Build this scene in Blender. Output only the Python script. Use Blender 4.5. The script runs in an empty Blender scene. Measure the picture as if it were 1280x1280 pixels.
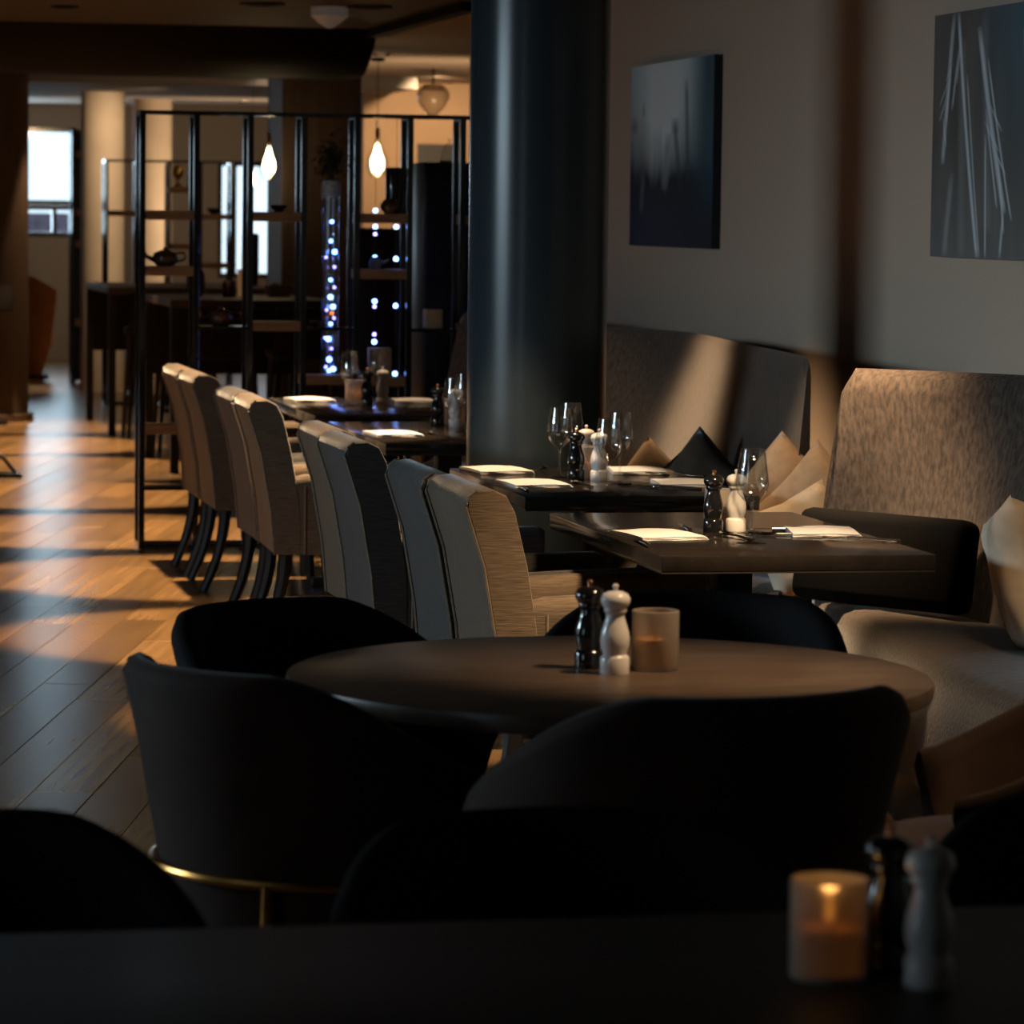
import bpy, bmesh, math, random
from mathutils import Vector, Matrix
random.seed(7)
C = bpy.context.scene.collection
SC = bpy.context.scene
PI = math.pi

# ------------------------------------------------------------------ camera
cam_d = bpy.data.cameras.new('camera'); cam = bpy.data.objects.new('camera', cam_d); C.objects.link(cam)
cam_d.sensor_fit = 'HORIZONTAL'; cam_d.sensor_width = 24.0; cam_d.sensor_height = 24.0; cam_d.lens = 85.0
YAW, PITCH, ROLL = math.radians(11.733), math.radians(4.675), 0.012
fw = Vector((math.sin(YAW)*math.cos(PITCH), math.cos(YAW)*math.cos(PITCH), -math.sin(PITCH)))
rt = Vector((math.cos(YAW), -math.sin(YAW), 0)); up = rt.cross(fw)
rr = rt*math.cos(ROLL) + up*math.sin(ROLL); uu = up*math.cos(ROLL) - rt*math.sin(ROLL)
m = Matrix((rr, uu, -fw)).transposed().to_4x4(); m.translation = Vector((0, 0, 1.55)); cam.matrix_world = m
cam_d.dof.use_dof = True; cam_d.dof.focus_distance = 9.3; cam_d.dof.aperture_fstop = 5.0
cam_d.clip_start = 0.05; cam_d.clip_end = 200
SC.camera = cam

# ------------------------------------------------------------------ exposure, world, daylight
SC.view_settings.view_transform = 'Standard'; SC.view_settings.look = 'None'
SC.view_settings.exposure = 0.0; SC.view_settings.gamma = 1.0; SC.view_settings.use_curve_mapping = False
SC.cycles.use_denoising = True
SC.cycles.max_bounces = 8; SC.cycles.transmission_bounces = 8; SC.cycles.transparent_max_bounces = 12
SC.cycles.sample_clamp_indirect = 4.0
SC.cycles.caustics_reflective = False; SC.cycles.caustics_refractive = False
world = bpy.data.worlds.new('world'); SC.world = world; world.use_nodes = True
bg = world.node_tree.nodes['Background']; bg.inputs[0].default_value = (0.72, 0.88, 1.0, 1); bg.inputs[1].default_value = 1.7

WARM = (1.0, 0.68, 0.385)
def area(name, loc, target, sx, sy, power, col):
    d = bpy.data.lights.new(name, 'AREA'); d.shape = 'RECTANGLE'; d.size = sx; d.size_y = sy; d.energy = power; d.color = col
    o = bpy.data.objects.new(name, d); C.objects.link(o); o.location = loc
    o.rotation_euler = (Vector(target)-Vector(loc)).to_track_quat('-Z', 'Y').to_euler(); return o
SKY = (0.68, 0.87, 1.0)
WINS = ((2.7, 4.0), (8.2, 10.8))                              # openings in the left wall
area('daylight_sky', (-6.6, 9.5, 2.45), (3.6, 10.2, 1.35), 4.2, .75, 400, SKY)   # open sky seen through the window
area('daylight_window', (-4.25, 3.35, 1.45), (0, 3.35, 1.2), 1.3, 1.8, 7, SKY)
area('daylight_far_window', (2.2, 38.35, 1.4), (2.2, 30, 1.2), 2.4, 2.0, 130, (0.62, 0.85, 1.0))
def spot(name, loc, target, power, deg, blend=.35, col=WARM, rad=.03):
    d = bpy.data.lights.new(name, 'SPOT'); d.energy = power; d.spot_size = math.radians(deg); d.spot_blend = blend
    d.color = col; d.shadow_soft_size = rad
    o = bpy.data.objects.new(name, d); C.objects.link(o); o.location = loc
    o.rotation_euler = (Vector(target)-Vector(loc)).to_track_quat('-Z', 'Y').to_euler(); return o

# ------------------------------------------------------------------ materials
def nt(name):
    m = bpy.data.materials.new(name); m.use_nodes = True
    t = m.node_tree; return m, t, t.nodes, t.links, t.nodes['Principled BSDF']
def mat(name, col, rough=.5, metal=0., var=.15, scale=6., stretch=(1, 1, 1), bump=0., spec=.5, sheen=0., emit=None, es=0., trans=0., ior=1.45, coat=0.):
    m, t, N, L, P = nt(name)
    tc = N.new('ShaderNodeTexCoord'); mp = N.new('ShaderNodeMapping'); L.new(tc.outputs['Object'], mp.inputs[0])
    mp.inputs['Scale'].default_value = stretch
    nz = N.new('ShaderNodeTexNoise'); nz.inputs['Scale'].default_value = scale; nz.inputs['Detail'].default_value = 4
    L.new(mp.outputs[0], nz.inputs['Vector'])
    cr = N.new('ShaderNodeValToRGB'); L.new(nz.outputs['Fac'], cr.inputs[0])
    e = cr.color_ramp.elements; e[0].position = .3; e[1].position = .7
    e[0].color = tuple(c*(1-var) for c in col)+(1,); e[1].color = tuple(min(1, c*(1+var)) for c in col)+(1,)
    L.new(cr.outputs[0], P.inputs['Base Color'])
    P.inputs['Roughness'].default_value = rough; P.inputs['Metallic'].default_value = metal
    P.inputs['Specular IOR Level'].default_value = spec; P.inputs['IOR'].default_value = ior
    if sheen: P.inputs['Sheen Weight'].default_value = sheen; P.inputs['Sheen Roughness'].default_value = .4
    if trans: P.inputs['Transmission Weight'].default_value = trans
    if coat: P.inputs['Coat Weight'].default_value = coat
    if emit: P.inputs['Emission Color'].default_value = tuple(emit)+(1,); P.inputs['Emission Strength'].default_value = es
    if bump:
        b = N.new('ShaderNodeBump'); b.inputs['Strength'].default_value = bump; b.inputs['Distance'].default_value = .004
        L.new(nz.outputs['Fac'], b.inputs['Height']); L.new(b.outputs[0], P.inputs['Normal'])
    return m
def thin_glass(name, tint=(1, 1, 1), fac=.1, rough=.02):
    m, t, N, L, P = nt(name)
    tr = N.new('ShaderNodeBsdfTransparent'); tr.inputs[0].default_value = tuple(tint)+(1,)
    gl = N.new('ShaderNodeBsdfGlossy'); gl.inputs['Roughness'].default_value = rough
    nz = N.new('ShaderNodeTexNoise'); nz.inputs['Scale'].default_value = 2.0
    ml = N.new('ShaderNodeMath'); ml.operation = 'MULTIPLY_ADD'; L.new(nz.outputs['Fac'], ml.inputs[0]); ml.inputs[1].default_value = .04; ml.inputs[2].default_value = fac
    mx = N.new('ShaderNodeMixShader'); L.new(ml.outputs[0], mx.inputs[0]); L.new(tr.outputs[0], mx.inputs[1]); L.new(gl.outputs[0], mx.inputs[2])
    L.new(mx.outputs[0], N['Material Output'].inputs['Surface']); return m

M = {}
M['chair_fabric'] = mat('taupe_chenille', (.120, .088, .060), .85, var=.30, scale=10, stretch=(2.2, 6, 26), bump=.4, spec=.2, sheen=.35)
M['chair_fabric_dark'] = mat('slate_chenille', (.062, .058, .055), .85, var=.3, scale=10, stretch=(2.2, 6, 26), bump=.5, spec=.2, sheen=.3)
M['piping'] = mat('taupe_piping', (.17, .13, .09), .8, var=.2, scale=60, spec=.2, sheen=.2)
M['booth'] = mat('mottled_brown_velvet', (.076, .052, .037), .8, var=.55, scale=55, stretch=(1.6, 1.6, .6), bump=.35, spec=.25, sheen=.5)
M['booth_seat'] = mat('streaked_brown_velvet', (.055, .039, .028), .8, var=.75, scale=34, stretch=(.5, 3.0, 3.0), bump=.45, spec=.25, sheen=.4)
M['barrel'] = mat('dark_brown_velvet', (.036, .018, .010), .75, var=.25, scale=12, bump=.15, spec=.2, sheen=.25)
M['black_fabric'] = mat('black_velvet', (.012, .011, .011), .8, var=.2, scale=12, bump=.1, spec=.15)
M['brass'] = mat('brushed_brass', (.66, .33, .085), .28, metal=1, var=.15, scale=30)
M['top'] = mat('dark_stained_top', (.015, .012, .0105), .14, var=.35, scale=8, stretch=(1, 6, 1), bump=.06, spec=.55)
M['near_top'] = mat('dark_matt_top', (.034, .022, .014), .5, var=.35, scale=8, stretch=(1, 6, 1), bump=.06, spec=.2)
M['round_top'] = mat('dark_oak_top', (.105, .070, .048), .36, var=.3, scale=5, stretch=(1, 7, 1), bump=.08, spec=.5)
M['top_edge'] = mat('stained_edge', (.020, .015, .012), .5, var=.25, scale=10, stretch=(1, 6, 1))
M['black_wood'] = mat('black_wood', (.010, .009, .009), .4, var=.3, scale=12, stretch=(4, 4, 1), spec=.4)
M['black_metal'] = mat('black_metal', (.012, .014, .016), .14, metal=.0, var=.2, scale=20, spec=.7)
M['oak'] = mat('oak_board', (.30, .165, .085), .5, var=.25, scale=6, stretch=(1, 8, 8), bump=.1)
M['napkin'] = mat('white_linen', (.60, .585, .58), .9, var=.05, scale=40, bump=.2, spec=.2)
M['mill_white'] = mat('white_lacquer', (.74, .70, .66), .28, var=.04, scale=8, spec=.5, coat=.3)
M['mill_black'] = mat('black_lacquer', (.008, .008, .009), .15, var=.2, scale=8, spec=.6, coat=.5)
M['steel'] = mat('polished_steel', (.72, .70, .68), .14, metal=1, var=.06, scale=20)
def fresnel_glass(name):
    m, t, N, L, P = nt(name)
    tr = N.new('ShaderNodeBsdfTransparent'); tr.inputs[0].default_value = (.97, .98, .98, 1)
    gl = N.new('ShaderNodeBsdfGlossy'); gl.inputs['Roughness'].default_value = .015
    nz = N.new('ShaderNodeTexNoise'); nz.inputs['Scale'].default_value = 60; bp_ = N.new('ShaderNodeBump'); bp_.inputs['Strength'].default_value = .02; L.new(nz.outputs['Fac'], bp_.inputs['Height']); L.new(bp_.outputs[0], gl.inputs['Normal'])
    fr = N.new('ShaderNodeLayerWeight'); fr.inputs['Blend'].default_value = .5; pw = N.new('ShaderNodeMath'); pw.operation = 'POWER'; pw.inputs[1].default_value = 4; L.new(fr.outputs['Facing'], pw.inputs[0]); ma = N.new('ShaderNodeMath'); ma.operation = 'MULTIPLY_ADD'; ma.inputs[1].default_value = .7; ma.inputs[2].default_value = .09; L.new(pw.outputs[0], ma.inputs[0])
    mx = N.new('ShaderNodeMixShader'); L.new(ma.outputs[0], mx.inputs[0]); L.new(tr.outputs[0], mx.inputs[1]); L.new(gl.outputs[0], mx.inputs[2])
    L.new(mx.outputs[0], N['Material Output'].inputs['Surface']); return m
M['glass'] = fresnel_glass('clear_glass')
M['frosted'] = mat('frosted_amber_glass', (.85, .74, .62), .4, var=.12, scale=14, trans=.7, ior=1.3, spec=.4)
M['wax'] = mat('amber_wax', (.75, .36, .10), .6, var=.15, scale=14, emit=(1.0, .40, .08), es=.05)
M['flame'] = mat('flame', (1, .5, .1), .5, var=.1, emit=(1, .40, .06), es=.9)
M['column'] = mat('dark_blue_grey_lacquer', (.027, .038, .046), .26, var=.12, scale=3, stretch=(1, 1, .2), bump=.03, spec=.5)
M['cream'] = mat('cream_plaster', (.42, .36, .30), .75, var=.08, scale=3, bump=.1)
M['brown_panel'] = mat('brown_panel', (.060, .036, .022), .6, var=.2, scale=4, stretch=(6, 6, .6), bump=.08)
M['taupe_wall'] = mat('taupe_wall', (.26, .235, .215), .85, var=.06, scale=90, bump=.15)
M['linen_wall'] = mat('linen_wallpaper', (.60, .455, .345), .85, var=.07, scale=120, stretch=(1, 1, 1.6), bump=.25, spec=.25)
M['warm_wall'] = mat('warm_plaster', (.50, .34, .22), .85, var=.06, scale=3, bump=.08)
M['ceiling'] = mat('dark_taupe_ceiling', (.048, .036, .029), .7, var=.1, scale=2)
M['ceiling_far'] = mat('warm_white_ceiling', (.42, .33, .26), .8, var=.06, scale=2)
M['soffit'] = mat('dark_soffit', (.006, .004, .0035), .7, spec=.15, var=.15, scale=3)
M['cushion_tan'] = mat('tan_velvet', (.50, .34, .21), .8, var=.15, scale=18, bump=.2, spec=.2, sheen=.3)
M['cushion_pale'] = mat('printed_linen', (.78, .62, .46), .85, var=.30, scale=7, bump=.15, spec=.2)
M['cushion_dark'] = mat('bronze_velvet', (.075, .052, .036), .8, var=.2, scale=18, bump=.2, spec=.2, sheen=.3)
M['leather'] = mat('tan_leather', (.42, .19, .075), .32, var=.15, scale=8, bump=.08)
M['leaf'] = mat('dark_leaf', (.020, .028, .014), .6, var=.3, scale=20)
M['amber_brown'] = mat('brown_glaze', (.10, .045, .02), .18, var=.25, scale=14, coat=.4)
M['gold'] = mat('gold_leaf', (.80, .56, .14), .3, metal=1, var=.15, scale=14)
M['tan_box'] = mat('tan_box', (.42, .27, .15), .6, var=.12, scale=12, stretch=(1, 1, 6))
M['copper'] = mat('copper_tin', (.62, .28, .13), .3, metal=1, var=.15, scale=20)
M['grey'] = mat('dull_grey', (.28, .28, .29), .6, var=.1, scale=10)
M['black_void'] = mat('black_lamp_can', (.006, .006, .006), .7, var=.2, scale=8)
M['lamp_on'] = mat('lamp_glow', (1, .9, .75), .5, var=.02, emit=(1, .80, .55), es=14)
M['filament'] = mat('filament_glow', (1, .8, .5), .5, var=.02, emit=(1, .70, .36), es=34)
M['fairy'] = mat('fairy_glow', (.6, .75, 1), .5, var=.02, emit=(.16, .34, 1), es=13)
M['fairy_dim'] = mat('violet_glow', (.5, .4, 1), .5, var=.02, emit=(.32, .26, 1), es=7)
M['pane'] = thin_glass('window_pane', (.97, .99, 1), .05)
M['dark_pane'] = mat('dark_window_glass', (.07, .07, .07), .4, var=.1, scale=2, spec=.3)
M['mauve'] = mat('mauve_facade', (.062, .046, .070), .8, var=.4, scale=1.2, stretch=(2, 1, 3))
M['blue_tub'] = mat('blue_grey_plastic', (.16, .24, .32), .5, var=.1, scale=5)

def plank_mat(name, obj_rand):
    m, t, N, L, P = nt(name)
    geo = N.new('ShaderNodeNewGeometry'); mp = N.new('ShaderNodeMapping'); mp.vector_type = 'TEXTURE'
    mp.inputs['Rotation'].default_value = (0, 0, -math.radians(13.5))
    L.new(geo.outputs['Position'], mp.inputs[0])
    st = N.new('ShaderNodeVectorMath'); st.operation = 'MULTIPLY'; st.inputs[1].default_value = (26, 1.1, 26); L.new(mp.outputs[0], st.inputs[0])
    nz = N.new('ShaderNodeTexNoise'); nz.inputs['Scale'].default_value = 1; nz.inputs['Detail'].default_value = 2; L.new(st.outputs[0], nz.inputs['Vector'])
    nb = N.new('ShaderNodeTexNoise'); nb.inputs['Scale'].default_value = .9; L.new(mp.outputs[0], nb.inputs['Vector'])
    cr = N.new('ShaderNodeValToRGB'); L.new(nz.outputs['Fac'], cr.inputs[0]); e = cr.color_ramp.elements
    e[0].position = .25; e[1].position = .75; e[0].color = (.18, .098, .038, 1); e[1].color = (.31, .178, .070, 1)
    hs = N.new('ShaderNodeHueSaturation'); L.new(cr.outputs[0], hs.inputs['Color'])
    mr = N.new('ShaderNodeMapRange'); mr.inputs['To Min'].default_value = .62; mr.inputs['To Max'].default_value = 1.3
    if obj_rand:
        oi = N.new('ShaderNodeObjectInfo'); L.new(oi.outputs['Random'], mr.inputs['Value'])
    else:
        L.new(nb.outputs['Fac'], mr.inputs['Value'])
    L.new(mr.outputs[0], hs.inputs['Value']); L.new(hs.outputs[0], P.inputs['Base Color'])
    P.inputs['Roughness'].default_value = .27; P.inputs['Specular IOR Level'].default_value = .5
    return m
M['plank'] = plank_mat('oak_plank', True); M['plank_far'] = plank_mat('oak_plank_rest', False)
M['subfloor'] = mat('dark_joint', (.02, .012, .008), .8)

# ------------------------------------------------------------------ mesh helpers
class MB:
    def __init__(s): s.v = []; s.f = []
    def add(s, vs, fs):
        o = len(s.v); s.v += [tuple(p) for p in vs]; s.f += [tuple(i+o for i in f) for f in fs]; return s
    def box(s, x0, x1, y0, y1, z0, z1, bev=0., mt=None, seg=2):
        bm = bmesh.new(); bmesh.ops.create_cube(bm, size=1)
        for v in bm.verts: v.co = Vector((x0+(v.co.x+.5)*(x1-x0), y0+(v.co.y+.5)*(y1-y0), z0+(v.co.z+.5)*(z1-z0)))
        if bev: bmesh.ops.bevel(bm, geom=list(bm.edges), offset=bev, segments=seg, affect='EDGES', profile=.5)
        if mt is not None: bm.transform(mt)
        bm.verts.index_update(); s.add([v.co[:] for v in bm.verts], [[v.index for v in f.verts] for f in bm.faces]); bm.free(); return s
    def rings(s, R, closed=True, caps=True, loop=False):
        n = len(R[0]); vs = [p for r in R for p in r]; fs = []; k = len(R)
        for i in range(k if loop else k-1):
            for j in range(n if closed else n-1):
                a, b = i*n+j, i*n+(j+1) % n; c, d = ((i+1) % k)*n+(j+1) % n, ((i+1) % k)*n+j
                fs.append((a, b, c, d))
        if caps and not loop: fs.append(tuple(range(n))[::-1]); fs.append(tuple((k-1)*n+j for j in range(n)))
        return s.add(vs, fs)
    def lathe(s, prof, c=(0, 0, 0), n=24, closed_prof=False):
        R = [[(c[0]+r*math.cos(2*PI*j/n), c[1]+r*math.sin(2*PI*j/n), c[2]+z) for j in range(n)] for r, z in prof]
        return s.rings(R, True, not closed_prof, closed_prof)
    def tube(s, pts, r, n=8, rs=None):
        pts = [Vector(p) for p in pts]; R = []
        for i, p in enumerate(pts):
            d = (pts[min(i+1, len(pts)-1)]-pts[max(i-1, 0)]).normalized()
            a = d.cross(Vector((0, 0, 1)))
            if a.length < .05: a = d.cross(Vector((0, 1, 0)))
            a.normalize(); b = d.cross(a); q = rs[i] if rs else r
            R.append([p+(a*math.cos(2*PI*j/n)+b*math.sin(2*PI*j/n))*q for j in range(n)])
        return s.rings(R)
    def ball(s, c, rx, ry=None, rz=None, n=12, k=8):
        ry = ry or rx; rz = rz or rx
        R = [[(c[0]+rx*math.sin(PI*i/k)*math.cos(2*PI*j/n), c[1]+ry*math.sin(PI*i/k)*math.sin(2*PI*j/n), c[2]-rz*math.cos(PI*i/k)) for j in range(n)] for i in range(1, k)]
        return s.rings(R)
    def xf(s, mt): s.v = [tuple(mt @ Vector(p)) for p in s.v]; return s
    def mesh(s, name, mt, smooth=True, ang=38):
        me = bpy.data.meshes.new(name); me.from_pydata(s.v, [], s.f); me.validate()
        bm = bmesh.new(); bm.from_mesh(me); bmesh.ops.recalc_face_normals(bm, faces=bm.faces); bm.to_mesh(me); bm.free()
        me.materials.append(mt)
        if smooth:
            me.polygons.foreach_set('use_smooth', [True]*len(me.polygons)); me.set_sharp_from_angle(angle=math.radians(ang))
        me.update(); return me
    def build(s, name, mt, parent=None, smooth=True, ang=38):
        o = bpy.data.objects.new(name, s.mesh(name, mt, smooth, ang)); C.objects.link(o)
        if parent: o.parent = parent
        return o
def tag(o, label, cat, group=None):
    o['label'] = label; o['category'] = cat
    if group: o['group'] = group
    return o
def empty(name, loc, rz, label, cat, group=None):
    o = bpy.data.objects.new(name, None); C.objects.link(o); o.location = loc; o.rotation_euler = (0, 0, rz); o.empty_display_size = .1
    return tag(o, label, cat, group)
def struct(o): o['kind'] = 'structure'; return o
def copy_tree(o, parent=None):
    c = o.copy(); C.objects.link(c); c.parent = parent
    for ch in list(o.children): copy_tree(ch, c)
    return c
def place(root, loc, rz, label):
    r = copy_tree(root); r.location = loc; r.rotation_euler = (0, 0, rz); r['label'] = label; return r
def face(fx, fy): return math.atan2(-fx, fy)
def catmull(P, n):
    P = [Vector(p) for p in P]; out = []; k = len(P)-1
    for i in range(n):
        t = i/(n-1)*k; a = min(int(t), k-1); u = t-a
        p0, p1, p2, p3 = P[max(a-1, 0)], P[a], P[a+1], P[min(a+2, k)]
        out.append(.5*((2*p1)+(p2-p0)*u+(2*p0-5*p1+4*p2-p3)*u*u+(-p0+3*p1-3*p2+p3)*u**3))
    return out

# ------------------------------------------------------------------ setting
floor = struct(MB().box(-4, 9, -1.6, 40, -.10, -.012).build('floor', M['subfloor'], smooth=False))
PW, ANG = .165, math.radians(13.5)
dv = Vector((math.sin(ANG), math.cos(ANG), 0)); nv = Vector((math.cos(ANG), -math.sin(ANG), 0))
plank_meshes = {}
def plank_mesh(l):
    if l not in plank_meshes:
        plank_meshes[l] = MB().box(-PW/2+.0006, PW/2-.0006, -l/2+.0006, l/2-.0006, -.02, 0, .0015, seg=1).mesh('plank', M['plank'], False)
    return plank_meshes[l]
planks = []
for i in range(-60, 60):
    y = -4+random.random()*1.8
    while y < 46:
        l = random.choice((1.2, 1.6, 1.9, 2.2)); c = nv*(i*PW)+dv*(y+l/2); y += l
        if -3.6 < c.x < 8.6 and -1.0 < c.y < 39.2: planks.append((c, l))
def seen(c):
    q = c-Vector((0, 0, 1.55)); z = q.dot(fw); u = q.dot(rt)/z*4533+640 if z > 1 else 9999
    return -60 < u < 420 and c.y > 7.5 and c.x < 2.25 and c.y < 29
vis = sorted([p for p in planks if seen(p[0])], key=lambda p: p[0].y)[:298]
vs_ = set(id(p) for p in vis); rest = MB()
for p in planks:
    c, l = p
    if id(p) in vs_:
        o = bpy.data.objects.new('plank', plank_mesh(l)); C.objects.link(o); o.parent = floor
        o.location = (c.x, c.y, random.uniform(-.0008, .0008)); o.rotation_euler = (0, 0, -ANG)
    else:
        rest.box(-PW/2+.0006, PW/2-.0006, -l/2+.0006, l/2-.0006, -.02, 0, 0, Matrix.Translation((c.x, c.y, 0)) @ Matrix.Rotation(-ANG, 4, 'Z'))
ro = rest.build('plank', M['plank_far'], floor, False); ro['kind'] = 'stuff'

CH = 2.65
struct(MB().box(-4.3, 3.6, -1.8, 22.2, CH, CH+.1).box(3.6, 3.9, -1.8, 18.7, CH, CH+.1).build('ceiling', M['ceiling'], smooth=False))
struct(MB().box(-4.3, 9.2, 22.2, 40, CH, CH+.1).box(3.6, 9.2, 18.7, 22.2, CH, CH+.1).build('ceiling', M['ceiling_far'], smooth=False))
# curved dark soffit across the room
R = []
for x in (-4.0, 3.63):
    prof = [(21.6, CH), (21.72, CH-.10), (21.90, CH-.19), (22.05, CH-.245), (22.2, 2.385), (22.75, 2.385), (22.75, CH)]
    R.append([(x, y, z) for y, z in prof])
struct(MB().rings(R).build('trim_1', M['soffit'], ang=50))
struct(MB().box(3.56, 3.64, 18.6, 21.6, CH-.05, CH-.001).build('trim_2', M['soffit'], smooth=False))
struct(MB().box(2.0, 5.2, 29.0, 33.0, 2.56, CH-.001).build('trim_3', M['taupe_wall'], smooth=False))
XW = 3.65
struct(MB().box(XW, XW+.15, -1.6, 18.8, 0, CH).build('wall_right', M['linen_wall'], smooth=False))
struct(MB().box(-4.2, XW, -1.75, -1.6, 0, CH).build('wall_back', M['taupe_wall'], smooth=False))
wl = MB(); ys = [-1.6]+[c for w in WINS for c in w]+[40]
for i in range(0, len(ys), 2): wl.box(-4.2, -4.0, ys[i], ys[i+1], 0, CH)
for a, b in WINS: wl.box(-4.2, -4.0, a, b, 0, .5).box(-4.2, -4.0, a, b, 2.4, CH)
struct(wl.build('wall_left', M['taupe_wall'], smooth=False))
def window(n, x, y0, y1, z0, z1, axis, bars):
    """framed window; axis 'x': pane faces X at x, y0..y1; axis 'y': pane faces Y at x, X from y0..y1"""
    def bx(mb, a0, a1, d0, d1, b0, b1):
        return mb.box(x+d0, x+d1, a0, a1, b0, b1) if axis == 'x' else mb.box(a0, a1, x+d0, x+d1, b0, b1)
    t = .05; f = MB()
    bx(f, y0, y0+t, -.05, .05, z0, z1); bx(f, y1-t, y1, -.05, .05, z0, z1); bx(f, y0+t, y1-t, -.05, .05, z0, z0+t); bx(f, y0+t, y1-t, -.05, .05, z1-t, z1)
    fr = struct(f.build('window_%d' % n, M['black_metal'], smooth=False))
    cuts = [y0]+[c for c in bars]+[y1]
    for c in bars: bx(MB(), c-.025, c+.025, -.04, .04, z0+t, z1-t).build('mullion', M['black_metal'], fr, False)
    for i in range(len(cuts)-1):
        bx(MB(), cuts[i]+.03, cuts[i+1]-.03, -.006, .006, z0+t-.01, z1-t+.01).build('pane', M['pane'], fr, False)
    return fr
for i, (a, b) in enumerate(WINS): window(i+1, -4.1, a, b, .5, 2.4, 'x', [a+(b-a)/2])
# far end of the room
YF = 38.0
def wall_y(name, mt, y, x0, x1, holes, z1=CH):
    w = MB(); xs = sorted(holes); cur = x0
    for a, b, c, d in xs:
        if a > cur: w.box(cur, a, y, y+.15, 0, z1)
        if c > 0: w.box(a, b, y, y+.15, 0, c)
        w.box(a, b, y, y+.15, d, z1); cur = b
    if cur < x1: w.box(cur, x1, y, y+.15, 0, z1)
    return struct(w.build(name, mt, smooth=False))
wall_y('wall_far', M['taupe_wall'], YF, -4.2, 9, [(-2.2, 3.22, 1.27, 2.40), (4.70, 5.42, .86, 2.08), (6.05, 6.38, .9, 1.95)])
struct(MB().box(XW+.15, 9.05, 18.65, 18.8, 0, CH).build('wall_alcove', M['warm_wall'], smooth=False))
window(3, YF+.07, -2.2, 3.22, 1.60, 2.40, 'y', [.5]); window(4, YF+.07, -2.2, 3.22, 1.27, 1.598, 'y', [.5, 2.0, 3.0])
window(5, YF+.07, 4.70, 5.42, .86, 2.08, 'y', [4.88]); window(6, YF+.07, 6.05, 6.38, .9, 1.95, 'y', [])
struct(MB().box(8.9, 9.05, 18.8, 38, 0, CH).build('wall_far_right', M['warm_wall'], smooth=False))
wall_y('wall_recess', M['warm_wall'], 30.2, 4.96, 9, [(5.42, 5.76, 1.45, 2.14)])
struct(MB().box(5.42, 5.76, 30.22, 30.26, 1.45, 2.14).build('window_7', M['dark_pane'], smooth=False))
tag(MB().box(-6, 6, 58, 58.6, -3, 1.5).box(-6, -1, 57.5, 58, -3, 1.2).build('street_building', M['mauve'], smooth=False), 'hazy mauve building front outside the far glass, below the white sky', 'building')
# round dark column
col = struct(MB().lathe([(.228, 0), (.228, CH)], (2.49, 11.62, 0), 64).build('column_1', M['column']))
pil = struct(MB().box(3.34, 3.86, 23.6, 24.3, 0, CH, .01).build('column_2', M['brown_panel'], smooth=False))
lc = struct(MB().lathe([(.42, 0), (.42, .05), (.38, .055), (.38, CH)], (1.56, 27.0, 0), 40).build('column_3', M['brown_panel']))
struct(MB().lathe([(.185, 0), (.185, CH)], (2.88, 31.3, 0), 40).build('column_4', M['cream']))
struct(MB().lathe([(.185, 0), (.185, CH)], (3.62, 34.3, 0), 40).build('column_5', M['cream']))
struct(MB().box(3.63, 3.65, -1.6, 18.8, 0, .10).build('baseboard_right', M['soffit'], smooth=False))

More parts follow.
